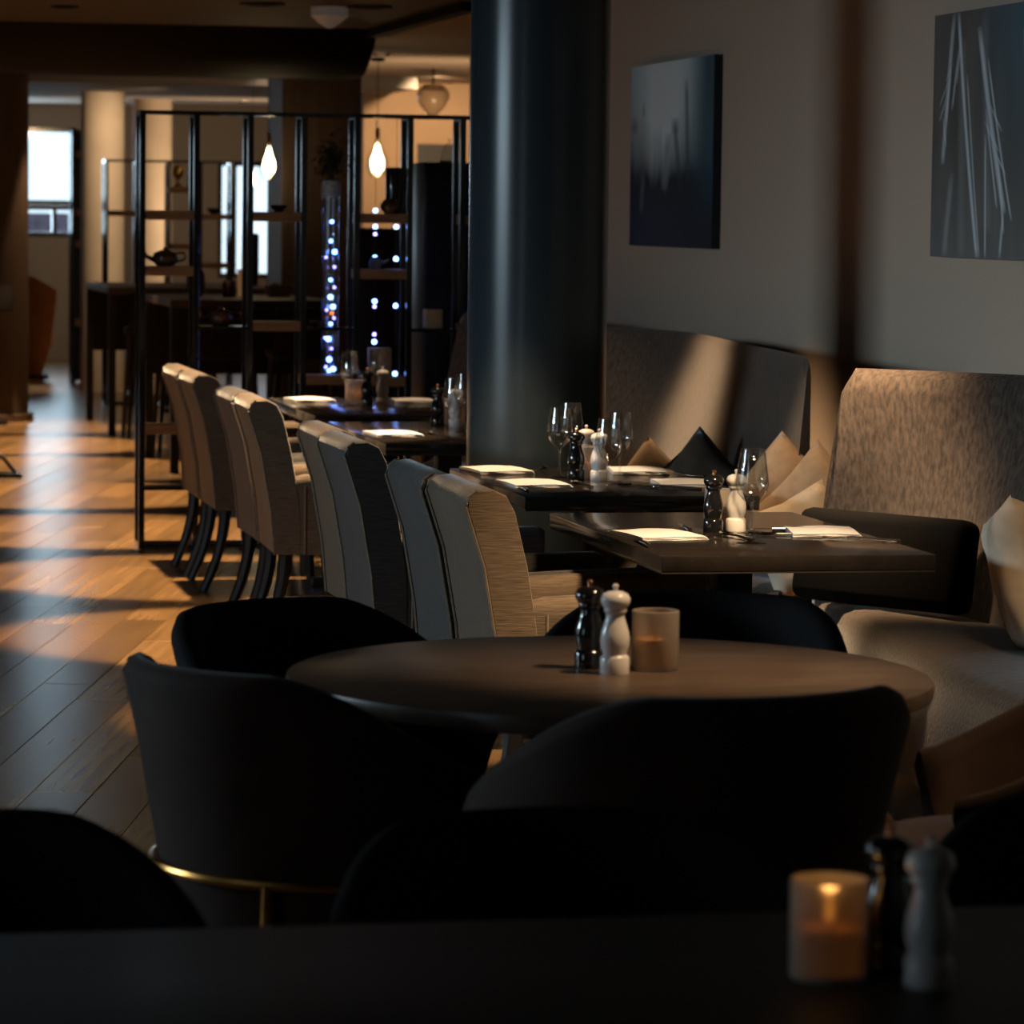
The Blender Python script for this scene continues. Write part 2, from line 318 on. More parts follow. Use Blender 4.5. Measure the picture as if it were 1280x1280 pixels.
# ------------------------------------------------------------------ paintings
def paint_nodes(name, kind):
    m, t, N, L, P = nt(name)
    tc = N.new('ShaderNodeTexCoord'); sp = N.new('ShaderNodeSeparateXYZ'); L.new(tc.outputs['Generated'], sp.inputs[0])
    def mth(op, a, b=None, c=None, clamp=False):
        n = N.new('ShaderNodeMath'); n.operation = op; n.use_clamp = clamp
        for i, q in enumerate((a, b, c)):
            if q is None: continue
            if isinstance(q, (int, float)): n.inputs[i].default_value = q
            else: L.new(q, n.inputs[i])
        return n.outputs[0]
    u = mth('SUBTRACT', 1.0, sp.outputs['Y']); v = sp.outputs['Z']
    nz = N.new('ShaderNodeTexNoise'); nz.inputs['Scale'].default_value = 2.2; nz.inputs['Detail'].default_value = 2
    mp = N.new('ShaderNodeMapping'); mp.inputs['Scale'].default_value = (1, 4.0, .6); L.new(tc.outputs['Generated'], mp.inputs[0]); L.new(mp.outputs[0], nz.inputs['Vector'])
    def rgb(c):
        n = N.new('ShaderNodeRGB'); n.outputs[0].default_value = tuple(c)+(1,); return n.outputs[0]
    def mix(f, a, b):
        n = N.new('ShaderNodeMix'); n.data_type = 'RGBA'
        if isinstance(f, (int, float)): n.inputs[0].default_value = f
        else: L.new(f, n.inputs[0])
        L.new(a, n.inputs[6]); L.new(b, n.inputs[7]); return n.outputs[2]
    def stroke(u0, k, q, w, v0, v1, soft=.6):
        # |u - (u0 + k v + q v^2)| < w  between v0 and v1
        cx = mth('ADD', mth('MULTIPLY_ADD', v, k, u0), mth('MULTIPLY', mth('MULTIPLY', v, v), q))
        d = mth('ABSOLUTE', mth('SUBTRACT', u, cx))
        a = mth('SUBTRACT', 1.0, mth('DIVIDE', d, w), clamp=True)
        g = mth('MULTIPLY', mth('MULTIPLY_ADD', mth('SUBTRACT', v, v0), 25, 0, True), mth('MULTIPLY_ADD', mth('SUBTRACT', v1, v), 12, 0, True))
        return mth('POWER', mth('MULTIPLY', a, g, clamp=True), soft)
    if kind == 1:
        base = mix(mth('MULTIPLY_ADD', v, 1.9, -.75, True), rgb((.010, .022, .028)), rgb((.34, .54, .60)))
        glow = mth('MULTIPLY', mth('SUBTRACT', 1.0, mth('MULTIPLY', mth('ABSOLUTE', mth('SUBTRACT', u, .42)), 2.1), clamp=True), mth('MULTIPLY_ADD', mth('ADD', v, mth('MULTIPLY', nz.outputs['Fac'], .35)), 2.6, -1.35, True))
        c = mix(mth('MULTIPLY', glow, 1.5, clamp=True), base, rgb((.93, 1.0, 1.0)))
        c = mix(mth('MULTIPLY_ADD', u, 5, -3.6, True), c, rgb((.02, .08, .12)))
        c = mix(mth('MULTIPLY', mth('SUBTRACT', .42, v, clamp=True), 3.2, clamp=True), c, rgb((.012, .022, .026)))
        for (u0, k, q, w, a, b, cc) in ((.70, -.22, .0, .035, .28, .68, (.03, .06, .07)), (.74, -.06, 0, .03, .35, .9, (.03, .08, .11)), (.165, .0, 0, .02, .71, .8, (.05, .07, .06)), (.05, 0, 0, .05, .62, .72, (.03, .05, .06)), (.58, -.02, 0, .05, .60, .70, (.03, .05, .05)), (.13, .1, 0, .03, .18, .45, (.16, .20, .17)), (.40, .12, 0, .05, .3, .62, (.22, .32, .36))):
            c = mix(mth('MULTIPLY', stroke(u0, k, q, w, a, b), .8), c, rgb(cc))
    else:
        base = mix(mth('MULTIPLY', nz.outputs['Fac'], 1.0), rgb((.030, .030, .030)), rgb((.22, .185, .155)))
        c = mix(mth('MULTIPLY', mth('MULTIPLY_ADD', u, 3.0, -.8, True), mth('MULTIPLY_ADD', v, 1.4, -.3, True)), base, rgb((.08, .15, .19)))
        c = mix(mth('MULTIPLY', mth('SUBTRACT', .5, v, clamp=True), .8), c, rgb((.27, .28, .27)))
        for (u0, k, q, w, a, b, al) in ((.05, .06, .03, .016, .38, 1.0, .6), (.03, .12, 0, .009, .55, .78, .6), (.04, .16, 0, .009, .6, .85, .5), (-.22, .48, 0, .007, .56, .66, .7), (-.30, .56, 0, .007, .62, .72, .6), (.20, -.22, 0, .006, .45, .58, .6), (-.42, .70, 0, .006, .72, .8, .6), (.80, -.80, 0, .008, .42, .55, .7), (.86, -.76, 0, .008, .5, .62, .7), (.76, -.76, 0, .008, .33, .46, .7), (.10, .12, .02, .02, .0, .35, .25), (.22, -.02, 0, .03, .0, .9, .12), (.40, -.05, .0, .03, .1, 1, .12), (.05, .19, -.04, .007, .7, .9, .5),
                (.33, -.20, .04, .013, 0, 1.0, .85), (.345, -.16, .02, .008, 0, .75, .5), (.385, -.03, 0, .007, 0, .5, .7), (.56, -.32, .06, .018, .18, .93, .85), (.50, -.22, 0, .008, .2, .6, .7), (.52, -.16, 0, .008, .1, .4, .7), (.48, .10, 0, .010, 0, .2, .7), (.60, -.32, .05, .008, .15, .8, .7),
                (.70, -.1, .0, .012, 0, .9, .7), (.84, .1, -.1, .012, 0, .95, .7), (.93, -.2, .1, .010, 0, .8, .6)):
            c = mix(mth('MULTIPLY', stroke(u0, k, q, w, a, b), al), c, rgb((.80, .86, .90)))
    L.new(c, P.inputs['Base Color']); P.inputs['Roughness'].default_value = .55; return m
M['art1'] = paint_nodes('blurred_blue_print', 1); M['art2'] = paint_nodes('grass_stem_print', 2)
M['canvas_side'] = mat('dark_canvas_edge', (.012, .014, .016), .8)
def painting(y0, y1, z0, z1, mt, label):
    r = empty('wall_painting', (XW, (y0+y1)/2, z0), 0, label, 'painting')
    w, h = (y1-y0)/2, z1-z0
    MB().box(-.034, -.001, -w, w, 0, h).build('canvas', M['canvas_side'], r, False)
    MB().box(-.036, -.034, -w, w, 0, h).build('print', mt, r, False)
painting(13.66, 15.02, 1.43, 2.18, M['art1'], 'hanging canvas of a blurred pale blue haze fading to black, left of the grass canvas')
painting(9.60, 10.965, 1.437, 2.19, M['art2'], 'hanging canvas of pale grass stems on dark grey at the upper right edge')

# ------------------------------------------------------------------ dining tables
def table(x0, x1, y0, y1, label):
    cx, cy = (x0+x1)/2, (y0+y1)/2; r = empty('dining_table', (cx, cy, 0), 0, label, 'table', 'rectangular dining tables in a row')
    hx, hy = (x1-x0)/2, (y1-y0)/2
    MB().box(-hx, hx, -hy, hy, .712, .75, .003).build('tabletop', M['top'], r)
    MB().box(-hx+.0015, hx-.0015, -hy+.0015, hy-.0015, .708, .7135).build('under_board', M['top_edge'], r, False)
    MB().box(-.045, .045, -.045, .045, .03, .708, .004).build('pedestal', M['black_wood'], r)
    MB().box(-.26, .26, -.04, .04, 0, .035, .008).box(-.04, .04, -.36, .36, 0, .0345, .008).build('foot', M['black_wood'], r)
    return r
TT = .75
table(2.085, 2.765, 8.29, 9.54, 'dark rectangular table with one pair of napkins, nearest to the round table')
table(2.135, 2.83, 10.10, 11.26, 'dark rectangular table with four napkins right in front of the round column')
table(2.135, 2.83, 12.46, 13.80, 'dark rectangular table half hidden behind the round column')
table(2.15, 2.86, 14.20, 15.58, 'dark rectangular table farthest down the row, next to the open shelving')

# ------------------------------------------------------------------ dining armchairs
def make_dining_chair(fab):
    r = empty('dining_chair', (0, 0, 0), 0, 'x', 'chair', 'upholstered dining armchairs along the row')
    W = .27
    # local: chair faces +X, origin under the rear of the seat
    prof_b = [(.085, .335), (.070, .50), (.035, .70), (-.012, .845)]           # rear face
    prof_t = [(-.008, .870), (.012, .885), (.050, .888), (.085, .872)]           # crown
    prof_f = [(.108, .83), (.140, .70), (.165, .55), (.175, .46), (.175, .335)]
    ring = prof_b+prof_t+prof_f
    ys = [(-W, .0), (-W+.006, 1.0), (-.09, 1.0), (.09, 1.0), (W-.006, 1.0), (W, .0)]
    R = []
    for y, k in ys:
        mx, mz = .08, .6; s = .965 if k == 0 else 1.0
        R.append([(mx+(x-mx)*(s if k == 0 else 1), y, mz+(z-mz)*(.985 if k == 0 else 1)) for x, z in ring])
    b = MB().rings(R).build('backrest', fab, r, True, 50)
    for s in (-1, 1):
        MB().tube([(x-.003 if i < 4 else x, s*(W-.004), z) for i, (x, z) in enumerate(prof_b+prof_t[:2])], .0045, 6).build('piping', M['piping'], b)
    MB().box(.15, .58, -W+.06, W-.06, .335, .47, .03, seg=3).build('seat', fab, r)
    for s in (-1, 1):
        ar = MB(); y0, y1 = (-W, -W+.068) if s < 0 else (W-.068, W)
        R = []
        for x, zt in ((.135, .612), (.19, .622), (.40, .632), (.56, .636), (.585, .63)):
            e = .012 if x in (.135, .585) else 0
            yc, hw = (y0+y1)/2, .034-e*.4
            R.append([(x, yc-hw, .335), (x, yc-hw, zt-.05), (x, yc-hw-.004, zt-.028), (x, yc-hw*.75, zt-.008), (x, yc, zt-e*.3), (x, yc+hw*.75, zt-.008), (x, yc+hw+.004, zt-.028), (x, yc+hw, zt-.05), (x, yc+hw, .335)])
        a = ar.rings(R).build('armrest', fab, r, True, 60)
        MB().tube([(.19, s*(W+.001), .34), (.19, s*(W+.001), .58)], .0035, 6).build('seam', M['piping'], a)
    for s in (-1, 1):
        pts = [(.125, s*(W-.045), .345), (.115, s*(W-.045), .24), (.085, s*(W-.045), .12), (.035, s*(W-.045), 0)]
        MB().tube(catmull(pts, 9), .02, 8, [.026-.009*i/8 for i in range(9)]).build('leg', M['black_wood'], r)
        MB().tube([(.535, s*(W-.045), .345), (.545, s*(W-.045), 0)], .02, 8, [.025, .017]).build('leg', M['black_wood'], r)
    return r
ca = make_dining_chair(M['chair_fabric']); cb = make_dining_chair(M['chair_fabric_dark'])
CHX = 1.715
spots = [(1.735, 15.57, 0, ca, 'taupe armchair farthest along the row, beside the black shelving frame'),
         (1.735, 14.95, 0, ca, 'taupe armchair second from the black shelving frame, near side of its pair'),
         (1.72, 13.60, 0, cb, 'grey armchair third from the black shelving frame, mostly hidden by a sunlit-edged one'),
         (1.715, 13.03, -.03, ca, 'taupe armchair with brightly lit top and arm, fourth from the shelving frame'),
         (1.70, 11.245, 0, ca, 'taupe armchair behind the bluish one, fifth from the shelving frame'),
         (1.68, 10.69, 0, cb, 'bluish slate armchair with dark back, sixth from the shelving frame'),
         (1.675, 9.415, 0, cb, 'slate armchair directly behind the nearest golden-lit armchair'),
         (1.685, 8.86, 0, ca, 'nearest taupe armchair with golden lit back and ribbed armrest behind the round table')]
used = set()
for x, y, rz, src, lab in spots:
    if src not in used:
        used.add(src); src.location = (x, y, 0); src.rotation_euler = (0, 0, rz); src['label'] = lab
    else: place(src, (x, y, 0), rz, lab)

# ------------------------------------------------------------------ banquettes
def booth(name, base, topl, front, label, zt=1.13):
    n = 44; B = catmull([(x, y, 0) for x, y in base], n); T = catmull([(x, y, 0) for x, y in topl], n); F = catmull([(x, y, 0) for x, y in front], n)
    r = empty(name, (F[n//2].x, F[n//2].y, 0), 0, label, 'banquette', 'curved wall banquettes'); o = r.location
    RB, RS, RP = [], [], []
    for i in range(n):
        d = (B[i]-F[i]); d.z = 0; d = d.normalized() if d.length > .02 else Vector((1, 0, 0))
        t2 = T[i]-o; b2 = B[i]-o; f2 = F[i]-o
        def pt(v, z): return (v.x, v.y, z)
        e = 0.0
        if i in (0, n-1): e = .02
        mid = b2*.5+t2*.5
        RB.append([pt(b2+d*.02, .06), pt(b2, .42), pt(b2*.72+t2*.28+d*-.012, .62), pt(mid-d*.006, .80), pt(t2-d*.004, zt-.07), pt(t2+d*.012, zt-.022-e), pt(t2+d*.045, zt-e), pt(t2+d*.085, zt-.02-e), pt(t2+d*.10, zt-.07), pt(t2+d*.10, .06)])
        RS.append([pt(f2+d*.03, .13), pt(f2+d*.004, .20), pt(f2, .34), pt(f2+d*.012, .41), pt(f2+d*.045, .452), pt(f2+d*.10, .468), pt(f2*.5+b2*.5, .475), pt(b2+d*.03, .462), pt(b2+d*.03, .13)])
        RP.append([pt(f2+d*.07, 0), pt(f2+d*.07, .14), pt(b2+d*.09, .14), pt(b2+d*.09, 0)])
    MB().rings(RB).build('backrest', M['booth'], r, True, 60); MB().rings(RS).build('seat', M['booth_seat'], r, True, 60); MB().rings(RP).build('plinth', M['black_wood'], r, False)
    return r
booth('banquette', [(2.97, 10.0), (3.10, 9.82), (3.22, 9.50), (3.27, 9.05), (3.28, 8.2), (3.28, 7.2), (3.22, 6.2)],
      [(3.0, 9.86), (3.17, 9.68), (3.37, 9.42), (3.47, 9.0), (3.49, 8.2), (3.49, 7.2), (3.43, 6.2)],
      [(2.955, 9.99), (2.925, 9.54), (2.865, 8.98), (2.80, 8.33), (2.76, 7.5), (2.74, 6.9), (2.74, 6.2)], 'curved brown banquette nearest on the right, with a pale cushion on its seat')
booth('banquette', [(3.0, 10.38), (3.05, 10.9), (3.09, 11.7), (3.13, 12.5), (3.13, 13.0), (3.04, 13.4), (2.85, 13.7)],
      [(3.11, 10.60), (3.155, 11.1), (3.22, 11.8), (3.30, 12.6), (3.30, 13.05), (3.17, 13.45), (2.95, 13.75)],
      [(2.90, 10.16), (2.79, 10.55), (2.75, 11.1), (2.745, 11.9), (2.73, 12.6), (2.73, 13.2), (2.76, 13.66)], 'curved brown banquette behind the column, with a dark triangular cushion')
booth('banquette', [(2.97, 14.0), (3.05, 14.25), (3.10, 14.7), (3.10, 15.2), (3.05, 15.6), (2.95, 15.9)],
      [(3.08, 13.98), (3.18, 14.2), (3.24, 14.7), (3.24, 15.2), (3.18, 15.65), (3.06, 15.95)],
      [(2.88, 13.95), (2.80, 14.2), (2.76, 14.7), (2.76, 15.2), (2.78, 15.6), (2.86, 15.85)], 'brown banquette farthest back beside the open shelving, mostly hidden by the column')

# ------------------------------------------------------------------ cushions
def cushion(w, t, mt, loc, rot, label, grp=None):
    n = 14; vs = []; fs = []
    for s in (1, -1):
        for i in range(n+1):
            for j in range(n+1):
                a, b = 2*i/n-1, 2*j/n-1
                e = max(0, (1-a**4)*(1-b**4))**.40
                pin = 1-.10*(1-abs(a*b))*max(abs(a), abs(b))**3
                wr = 1+.10*math.sin(7*a+3*b)*math.cos(5*b-2*a)
                vs.append((a*w/2*pin, s*t/2*e*wr, b*w/2*pin))
    k = (n+1)**2
    for s in (0, 1):
        for i in range(n):
            for j in range(n):
                q = [s*k+i*(n+1)+j, s*k+(i+1)*(n+1)+j, s*k+(i+1)*(n+1)+j+1, s*k+i*(n+1)+j+1]
                fs.append(q if s else q[::-1])
    mb = MB(); mb.v = vs; mb.f = fs
    o = mb.build('cushion', mt, None, True, 80)
    bm = bmesh.new(); bm.from_mesh(o.data); bmesh.ops.remove_doubles(bm, verts=bm.verts, dist=.0006); bmesh.ops.recalc_face_normals(bm, faces=bm.faces); bm.to_mesh(o.data); bm.free()
    o.location = loc; o.rotation_euler = rot; return tag(o, label, 'cushion', grp)
D = math.radians
G = 'cushions on the banquettes'
cushion(.33, .14, M['cushion_tan'], (3.02, 10.52, .68), (D(-10), D(43), D(-22)), 'tan cushion with its corner up, left one of the trio behind the glasses', G)
cushion(.33, .14, M['cushion_tan'], (3.075, 10.36, .665), (D(-10), D(42), D(-48)), 'tan cushion with its corner up, right one of the trio against the near banquette', G)
cushion(.28, .12, M['cushion_pale'], (3.005, 10.27, .600), (D(-24), D(62), D(-30)), 'pale printed cushion lying in front of two tan cushions', G)
cushion(.33, .13, M['cushion_dark'], (2.985, 11.36, .645), (D(-10), D(40), D(-40)), 'dark bronze cushion with its corner up on the banquette behind the column', G)
cushion(.30, .10, M['cushion_pale'], (2.995, 11.58, .62), (D(-10), D(52), D(-35)), 'pale cushion peeking out behind the dark bronze cushion', G)
cushion(.29, .10, M['cushion_tan'], (2.945, 11.86, .61), (D(-10), D(40), D(-25)), 'small tan cushion left of the dark bronze cushion, corner up', G)
cushion(.40, .15, M['cushion_pale'], (3.11, 8.62, .655), (D(-16), D(10), D(75)), 'pale printed cushion on the near banquette seat, cut by the right edge', G)
bo = MB().box(-.30, .30, -.05, .05, -.13, .13, .035, seg=3).build('shade_block', mat('shade_black', (.0045, .004, .0038), .9, spec=.08), None, True, 50); bo.location = (3.055, 9.615, .607); bo.rotation_euler = (D(-9), 0, D(-57))  # dark block added where the table's shadow falls on the banquette back
tag(bo, 'long dark block added for the shade at the foot of the near banquette back', 'cushion', G)
# ------------------------------------------------------------------ barrel chairs
def make_barrel(fab):
    r = empty('barrel_chair', (0, 0, 0), 0, 'x', 'chair', 'low barrel chairs')
    n = 40; R = []
    for i in range(n+1):
        th = D(-118+236*i/n); a = abs(math.degrees(th))
        k = min(1, max(0, (a-38)/80)); k = k*k*(3-2*k)*.55+k*.45
        zt = .795-.185*k
        def p(rad, z): return (rad*math.sin(th)*1.0, -rad*math.cos(th)*.98, z)
        ro = .335-.015*k; t = .05 if 0 < i < n else .03
        R.append([p(.262, .36), p(.275, .455), p(.275+(ro-.275)*.5, .455+(zt-.455)*.5), p(ro, zt-.03), p(ro-.008, zt-.008), p(ro-t*.5, zt), p(ro-t+.006, zt-.008), p(ro-t-.002, zt-.03), p(.275+(ro-.275)*.5-t, .455+(zt-.455)*.5), p(.225, .455), p(.215, .36)])
    MB().rings(R).build('backrest', fab, r, True, 60)
    MB().lathe([(.05, .44), (.225, .445), (.245, .46), (.245, .485), (.215, .505), (.02, .515)], (0, .02, 0), 36).build('seat', fab, r)
    MB().lathe([(.04, .27), (.20, .275), (.235, .30), (.262, .40), (.235, .445), (.05, .447)], (0, 0, 0), 36).build('seat_base', fab, r)
    rail = MB().tube([(.285*math.sin(D(-118+236*i/30)), -.285*math.cos(D(-118+236*i/30))*.98, .462) for i in range(31)], .0085, 8).build('rail', M['brass'], r)
    for a in (-34, 34, -128, 128):
        x, y = math.sin(D(a)), -math.cos(D(a))
        q = .285 if abs(a) < 100 else .24
        MB().tube([(x*q, y*q*.98, .462 if abs(a) < 100 else .29), (x*(q+.012), y*(q+.012), .2), (x*(q+.03), y*(q+.03), 0)], .008, 8, [.009, .009, .007]).build('leg', M['brass'], r)
    return r
b1 = make_barrel(M['barrel']); b2 = make_barrel(M['black_fabric'])
GB1 = 'barrel chairs around the round table'; GB2 = 'barrel chairs at the foreground table'
def put(src, x, y, f, lab, grp, sc=1.0, first=[]):
    if src not in first: first.append(src); o = src
    else: o = copy_tree(src)
    o.location = (x, y, 0); o.rotation_euler = (0, 0, face(*f)); o.scale = (sc, sc, sc); o['label'] = lab; o['group'] = grp
put(b1, .925, 5.95, (.88, .46), 'dark brown barrel chair with visible brass rail, front left of the round table', GB1, 1.03)
put(b1, 1.40, 5.42, (-.24, .97), 'dark brown barrel chair with its rounded back to us, front right of the round table', GB1, 1.07)
put(b2, 1.085, 6.76, (.55, -.83), 'black barrel chair on the far left side of the round table', GB1)
put(b2, 1.76, 6.82, (-.45, -.9), 'black barrel chair behind the round table, under the nearest dining table', GB1)
put(b1, 2.10, 5.83, (-.97, .2), 'brown barrel chair with a lit armrest, right of the round table', GB1)
put(b2, .23, 4.28, (.2, -1), 'black barrel chair in the lower left corner', GB2)
put(b2, .985, 4.20, (0, -1), 'black barrel chair in the dark middle foreground behind the foreground table', GB2)
put(b2, 1.72, 4.22, (-.3, -1), 'black barrel chair at the right edge behind the foreground white mill', GB2)

# ------------------------------------------------------------------ round table and foreground table
r = empty('round_table', (1.46, 6.17, 0), 0, 'large round dark oak table in the middle foreground', 'table')
MB().lathe([(.02, .715), (.555, .715), (.567, .720), (.57, .735), (.567, .747), (.56, .75), (.02, .75)], (0, 0, 0), 96).build('tabletop', M['round_top'], r, True, 50)
MB().lathe([(.05, .02), (.05, .70), (.16, .715)], (0, 0, 0), 24).build('pedestal', M['brown_panel'], r)
for a in (20, 110, 200, 290):
    MB().tube([(0, 0, .12), (.18*math.cos(D(a)), .18*math.sin(D(a)), .06), (.34*math.cos(D(a)), .34*math.sin(D(a)), .018)], .02, 8, [.03, .024, .018]).build('foot', M['brown_panel'], r)
r = empty('foreground_table', (.75, 3.4, 0), 0, 'dark table filling the bottom edge, holding a white mill', 'table')
MB().box(-.95, .95, -.62, .60, .708, .75, .004).build('tabletop', M['near_top'], r)
for x in (-.5, .5):
    MB().box(x-.06, x+.06, -.06, .06, .03, .709, .005).build('pedestal', M['black_wood'], r); MB().box(x-.05, x+.05, -.4, .4, 0, .035, .008).build('foot', M['black_wood'], r)

# ------------------------------------------------------------------ tableware
def make_mill(body_mt, knob_mt):
    r = empty('pepper_mill', (0, 0, 0), 0, 'x', 'mill')
    MB().lathe([(.0, 0), (.0255, 0), (.026, .002), (.026, .028), (.0245, .031), (.021, .034), (.0215, .038), (.0255, .050), (.0262, .062), (.0245, .074), (.0195, .090), (.0165, .100), (.0165, .106)], n=32).build('body', body_mt, r, True, 55)
    h = MB().lathe([(.0165, .1062), (.0195, .109), (.0205, .112), (.0195, .116), (.023, .120), (.0262, .127), (.0262, .133), (.022, .141), (.012, .1455), (.004, .1465)], n=32).build('head', body_mt, r, True, 55)
    MB().lathe([(.002, .146), (.004, .147), (.0035, .150), (.0055, .153), (.0055, .156), (.003, .1585), (.0005, .159)], n=16).build('knob', knob_mt, h)
    return r
mw = make_mill(M['mill_white'], M['mill_white']); mk = make_mill(M['mill_black'], M['copper'])
GM = 'salt and pepper mills on the tables'
def mill(src, x, y, lab, first=[]):
    o = src if src not in first else copy_tree(src)
    if src not in first: first.append(src)
    o.location = (x, y, TT); o['label'] = lab; o['group'] = GM
    o.name = 'salt_mill' if src is mw else 'pepper_mill'
mill(mw, 1.466, 6.157, 'white turned mill on the round table'); mill(mk, 1.438, 6.235, 'black turned mill behind the white one on the round table')
mill(mw, 1.196, 3.583, 'blurred white mill on the foreground table at bottom right'); mill(mk, 1.176, 3.66, 'blurred black mill behind the foreground white mill')
mill(mk, 2.385, 8.950, 'black turned mill beside the white mill on the nearest dining table'); mill(mw, 2.449, 8.965, 'white turned mill left of the wine glasses on the nearest dining table')
mill(mk, 2.428, 10.74, 'black turned mill on the table in front of the column'); mill(mw, 2.490, 10.70, 'white turned mill behind a wine glass on the table in front of the column')
mill(mw, 2.495, 10.90, 'white mill whose head peeks out behind another, on the table before the column')
mill(mk, 2.52, 13.55, 'black mill with a pale knob on the table half hidden by the column'); mill(mw, 2.565, 13.42, 'white mill behind wine glasses on the table half hidden by the column')
mill(mk, 2.485, 14.98, 'black mill on the farthest dining table'); mill(mw, 2.565, 15.06, 'white mill on the farthest dining table')

def make_glass():
    r = empty('wine_glass', (0, 0, 0), 0, 'x', 'wine glass', 'wine glasses on the dining tables')
    p = [(.001, .0), (.036, .0), (.037, .0015), (.034, .003), (.012, .006), (.005, .012), (.0038, .025), (.0036, .075), (.0042, .088), (.010, .094), (.022, .103), (.034, .118), (.0395, .135), (.0400, .145), (.036, .175), (.031, .215),
         (.0300, .2153), (.0348, .175), (.0387, .145), (.0382, .136), (.0325, .119), (.0205, .1045), (.006, .099), (.001, .098)]
    MB().lathe(p, n=40).build('bowl_and_stem', M['glass'], r, True, 70); return r
g0 = make_glass()
def glass(x, y, lab, first=[], s=1.0):
    o = g0 if not first else copy_tree(g0); first.append(1)
    o.location = (x, y, TT); o['label'] = lab; o.scale = (s, s, s)
glass(2.395, 8.62, 'front wine glass beside the white mill on the nearest dining table', s=1.04); glass(2.473, 8.90, 'wine glass right behind the front one on the nearest dining table')
glass(2.398, 10.84, 'front left wine glass left of the black mill, table before the column'); glass(2.499, 11.14, 'back left wine glass just above the black mill, table before the column')
glass(2.411, 10.24, 'front right wine glass overlapping the white mill, table before the column'); glass(2.524, 10.57, 'back right wine glass, right of the white mill, table before the column')
glass(2.44, 12.80, 'front wine glass at the left edge of the column'); glass(2.545, 13.14, 'back wine glass at the left edge of the column')
glass(2.398, 14.90, 'leftmost wine glass on the farthest table against the blue fairy lights'); glass(2.46, 15.30, 'wine glass above the black mill on the farthest table'); glass(2.60, 15.42, 'wine glass above the white mill on the farthest table')

def make_candle(lit):
    r = empty('candle_holder', (0, 0, 0), 0, 'x', 'candle holder')
    MB().lathe([(.001, 0), (.040, 0), (.042, .003), (.042, .105), (.0405, .106), (.039, .105), (.039, .006), (.001, .006)], n=36).build('tumbler', M['frosted'], r, True, 50)
    w = MB().lathe([(.001, .0065), (.036, .0065), (.036, .052), (.034, .055), (.001, .053)], n=28).build('wax', M['wax'], r, True, 50)
    MB().tube([(0, 0, .052), (.001, 0, .062)], .0012, 6).build('wick', M['black_void'], w)
    if lit:
        cd_ = bpy.data.lights.new('candle_light', 'POINT'); cd_.energy = .03; cd_.color = (1, .5, .15); cd_.shadow_soft_size = .008
        co_ = bpy.data.objects.new('candle_light', cd_); C.objects.link(co_); co_.location = (0, 0, .10); co_.parent = w
        MB().lathe([(.001, .060), (.0045, .066), (.0055, .072), (.0035, .082), (.0005, .092)], n=12).build('flame', M['flame'], w)
    return r
cu, cl = make_candle(False), make_candle(True)
def candle(src, x, y, lab, s=1.0, first=[]):
    o = src if src not in first else copy_tree(src)
    if src not in first: first.append(src)
    o.location = (x, y, TT); o.scale = (s, s, s); o['label'] = lab; o['group'] = 'amber candle tumblers on the tables'
candle(cu, 1.551, 6.205, 'frosted amber candle tumbler on the round table'); candle(cl, 1.104, 3.64, 'blurred glowing candle tumbler on the foreground table')
candle(cu, 2.440, 9.10, 'amber candle tumbler behind the mills on the nearest dining table', .92); candle(cu, 2.485, 10.82, 'amber candle tumbler between the mills on the table before the column', .92)
candle(cu, 2.60, 13.62, 'amber candle tumbler beside the black mill at the edge of the column', .92); candle(cu, 2.455, 15.12, 'copper coloured candle tumbler behind the black mill on the farthest table', .95)

def make_napkin():
    mb = MB(); lx, ly = .088, .115
    for k, (z0, z1, s, ox) in enumerate(((.0, .006, 1.0, 0), (.006, .012, .985, -.002), (.012, .019, .96, -.004))):
        n = 8; R = []
        for i in range(n+1):
            x = (-1+2*i/n)*lx*s+ox; e = .003*math.sin(i*1.1+k)
            zt = z1+.0025*math.sin(i*.8+k*2)*(0 if k < 2 else 1)
            R.append([(x, -ly*s+e, z0), (x, -ly*s-.002+e, (z0+zt)/2), (x, -ly*s+.006+e, zt), (x, 0, zt+(.003 if k == 2 else 0)), (x, ly*s-.006, zt), (x, ly*s+.002, (z0+zt)/2), (x, ly*s, z0)])
        mb.rings(R)
    mb.v = [(x, y, z*.62) for x, y, z in mb.v]; return mb.build('napkin', M['napkin'], None, True, 60)
n0 = make_napkin()
def napkin(x, y, rz, lab, first=[]):
    o = n0 if not first else n0.copy()
    if first: C.objects.link(o)
    first.append(1); o.location = (x, y, TT); o.rotation_euler = (0, 0, rz); tag(o, lab, 'napkin', 'folded white napkins on the tables')
napkin(2.205, 8.80, D(8), 'folded white napkin on the left of the nearest dining table'); napkin(2.650, 8.86, D(-10), 'folded white napkin under a fork on the right of the nearest dining table')
napkin(2.255, 11.10, D(6), 'folded white napkin far left on the table before the column'); napkin(2.252, 10.53, D(4), 'folded white napkin near left on the table before the column')
napkin(2.700, 11.06, D(-8), 'folded white napkin far right on the table before the column'); napkin(2.715, 10.53, D(-6), 'folded white napkin near right on the table before the column')
napkin(2.248, 12.96, D(4), 'folded white napkin left of the spoon on the table half hidden by the column')
napkin(2.300, 15.36, D(5), 'folded white napkin on the left corner of the farthest table'); napkin(2.735, 15.28, D(-5), 'folded white napkin on the right of the farthest table')

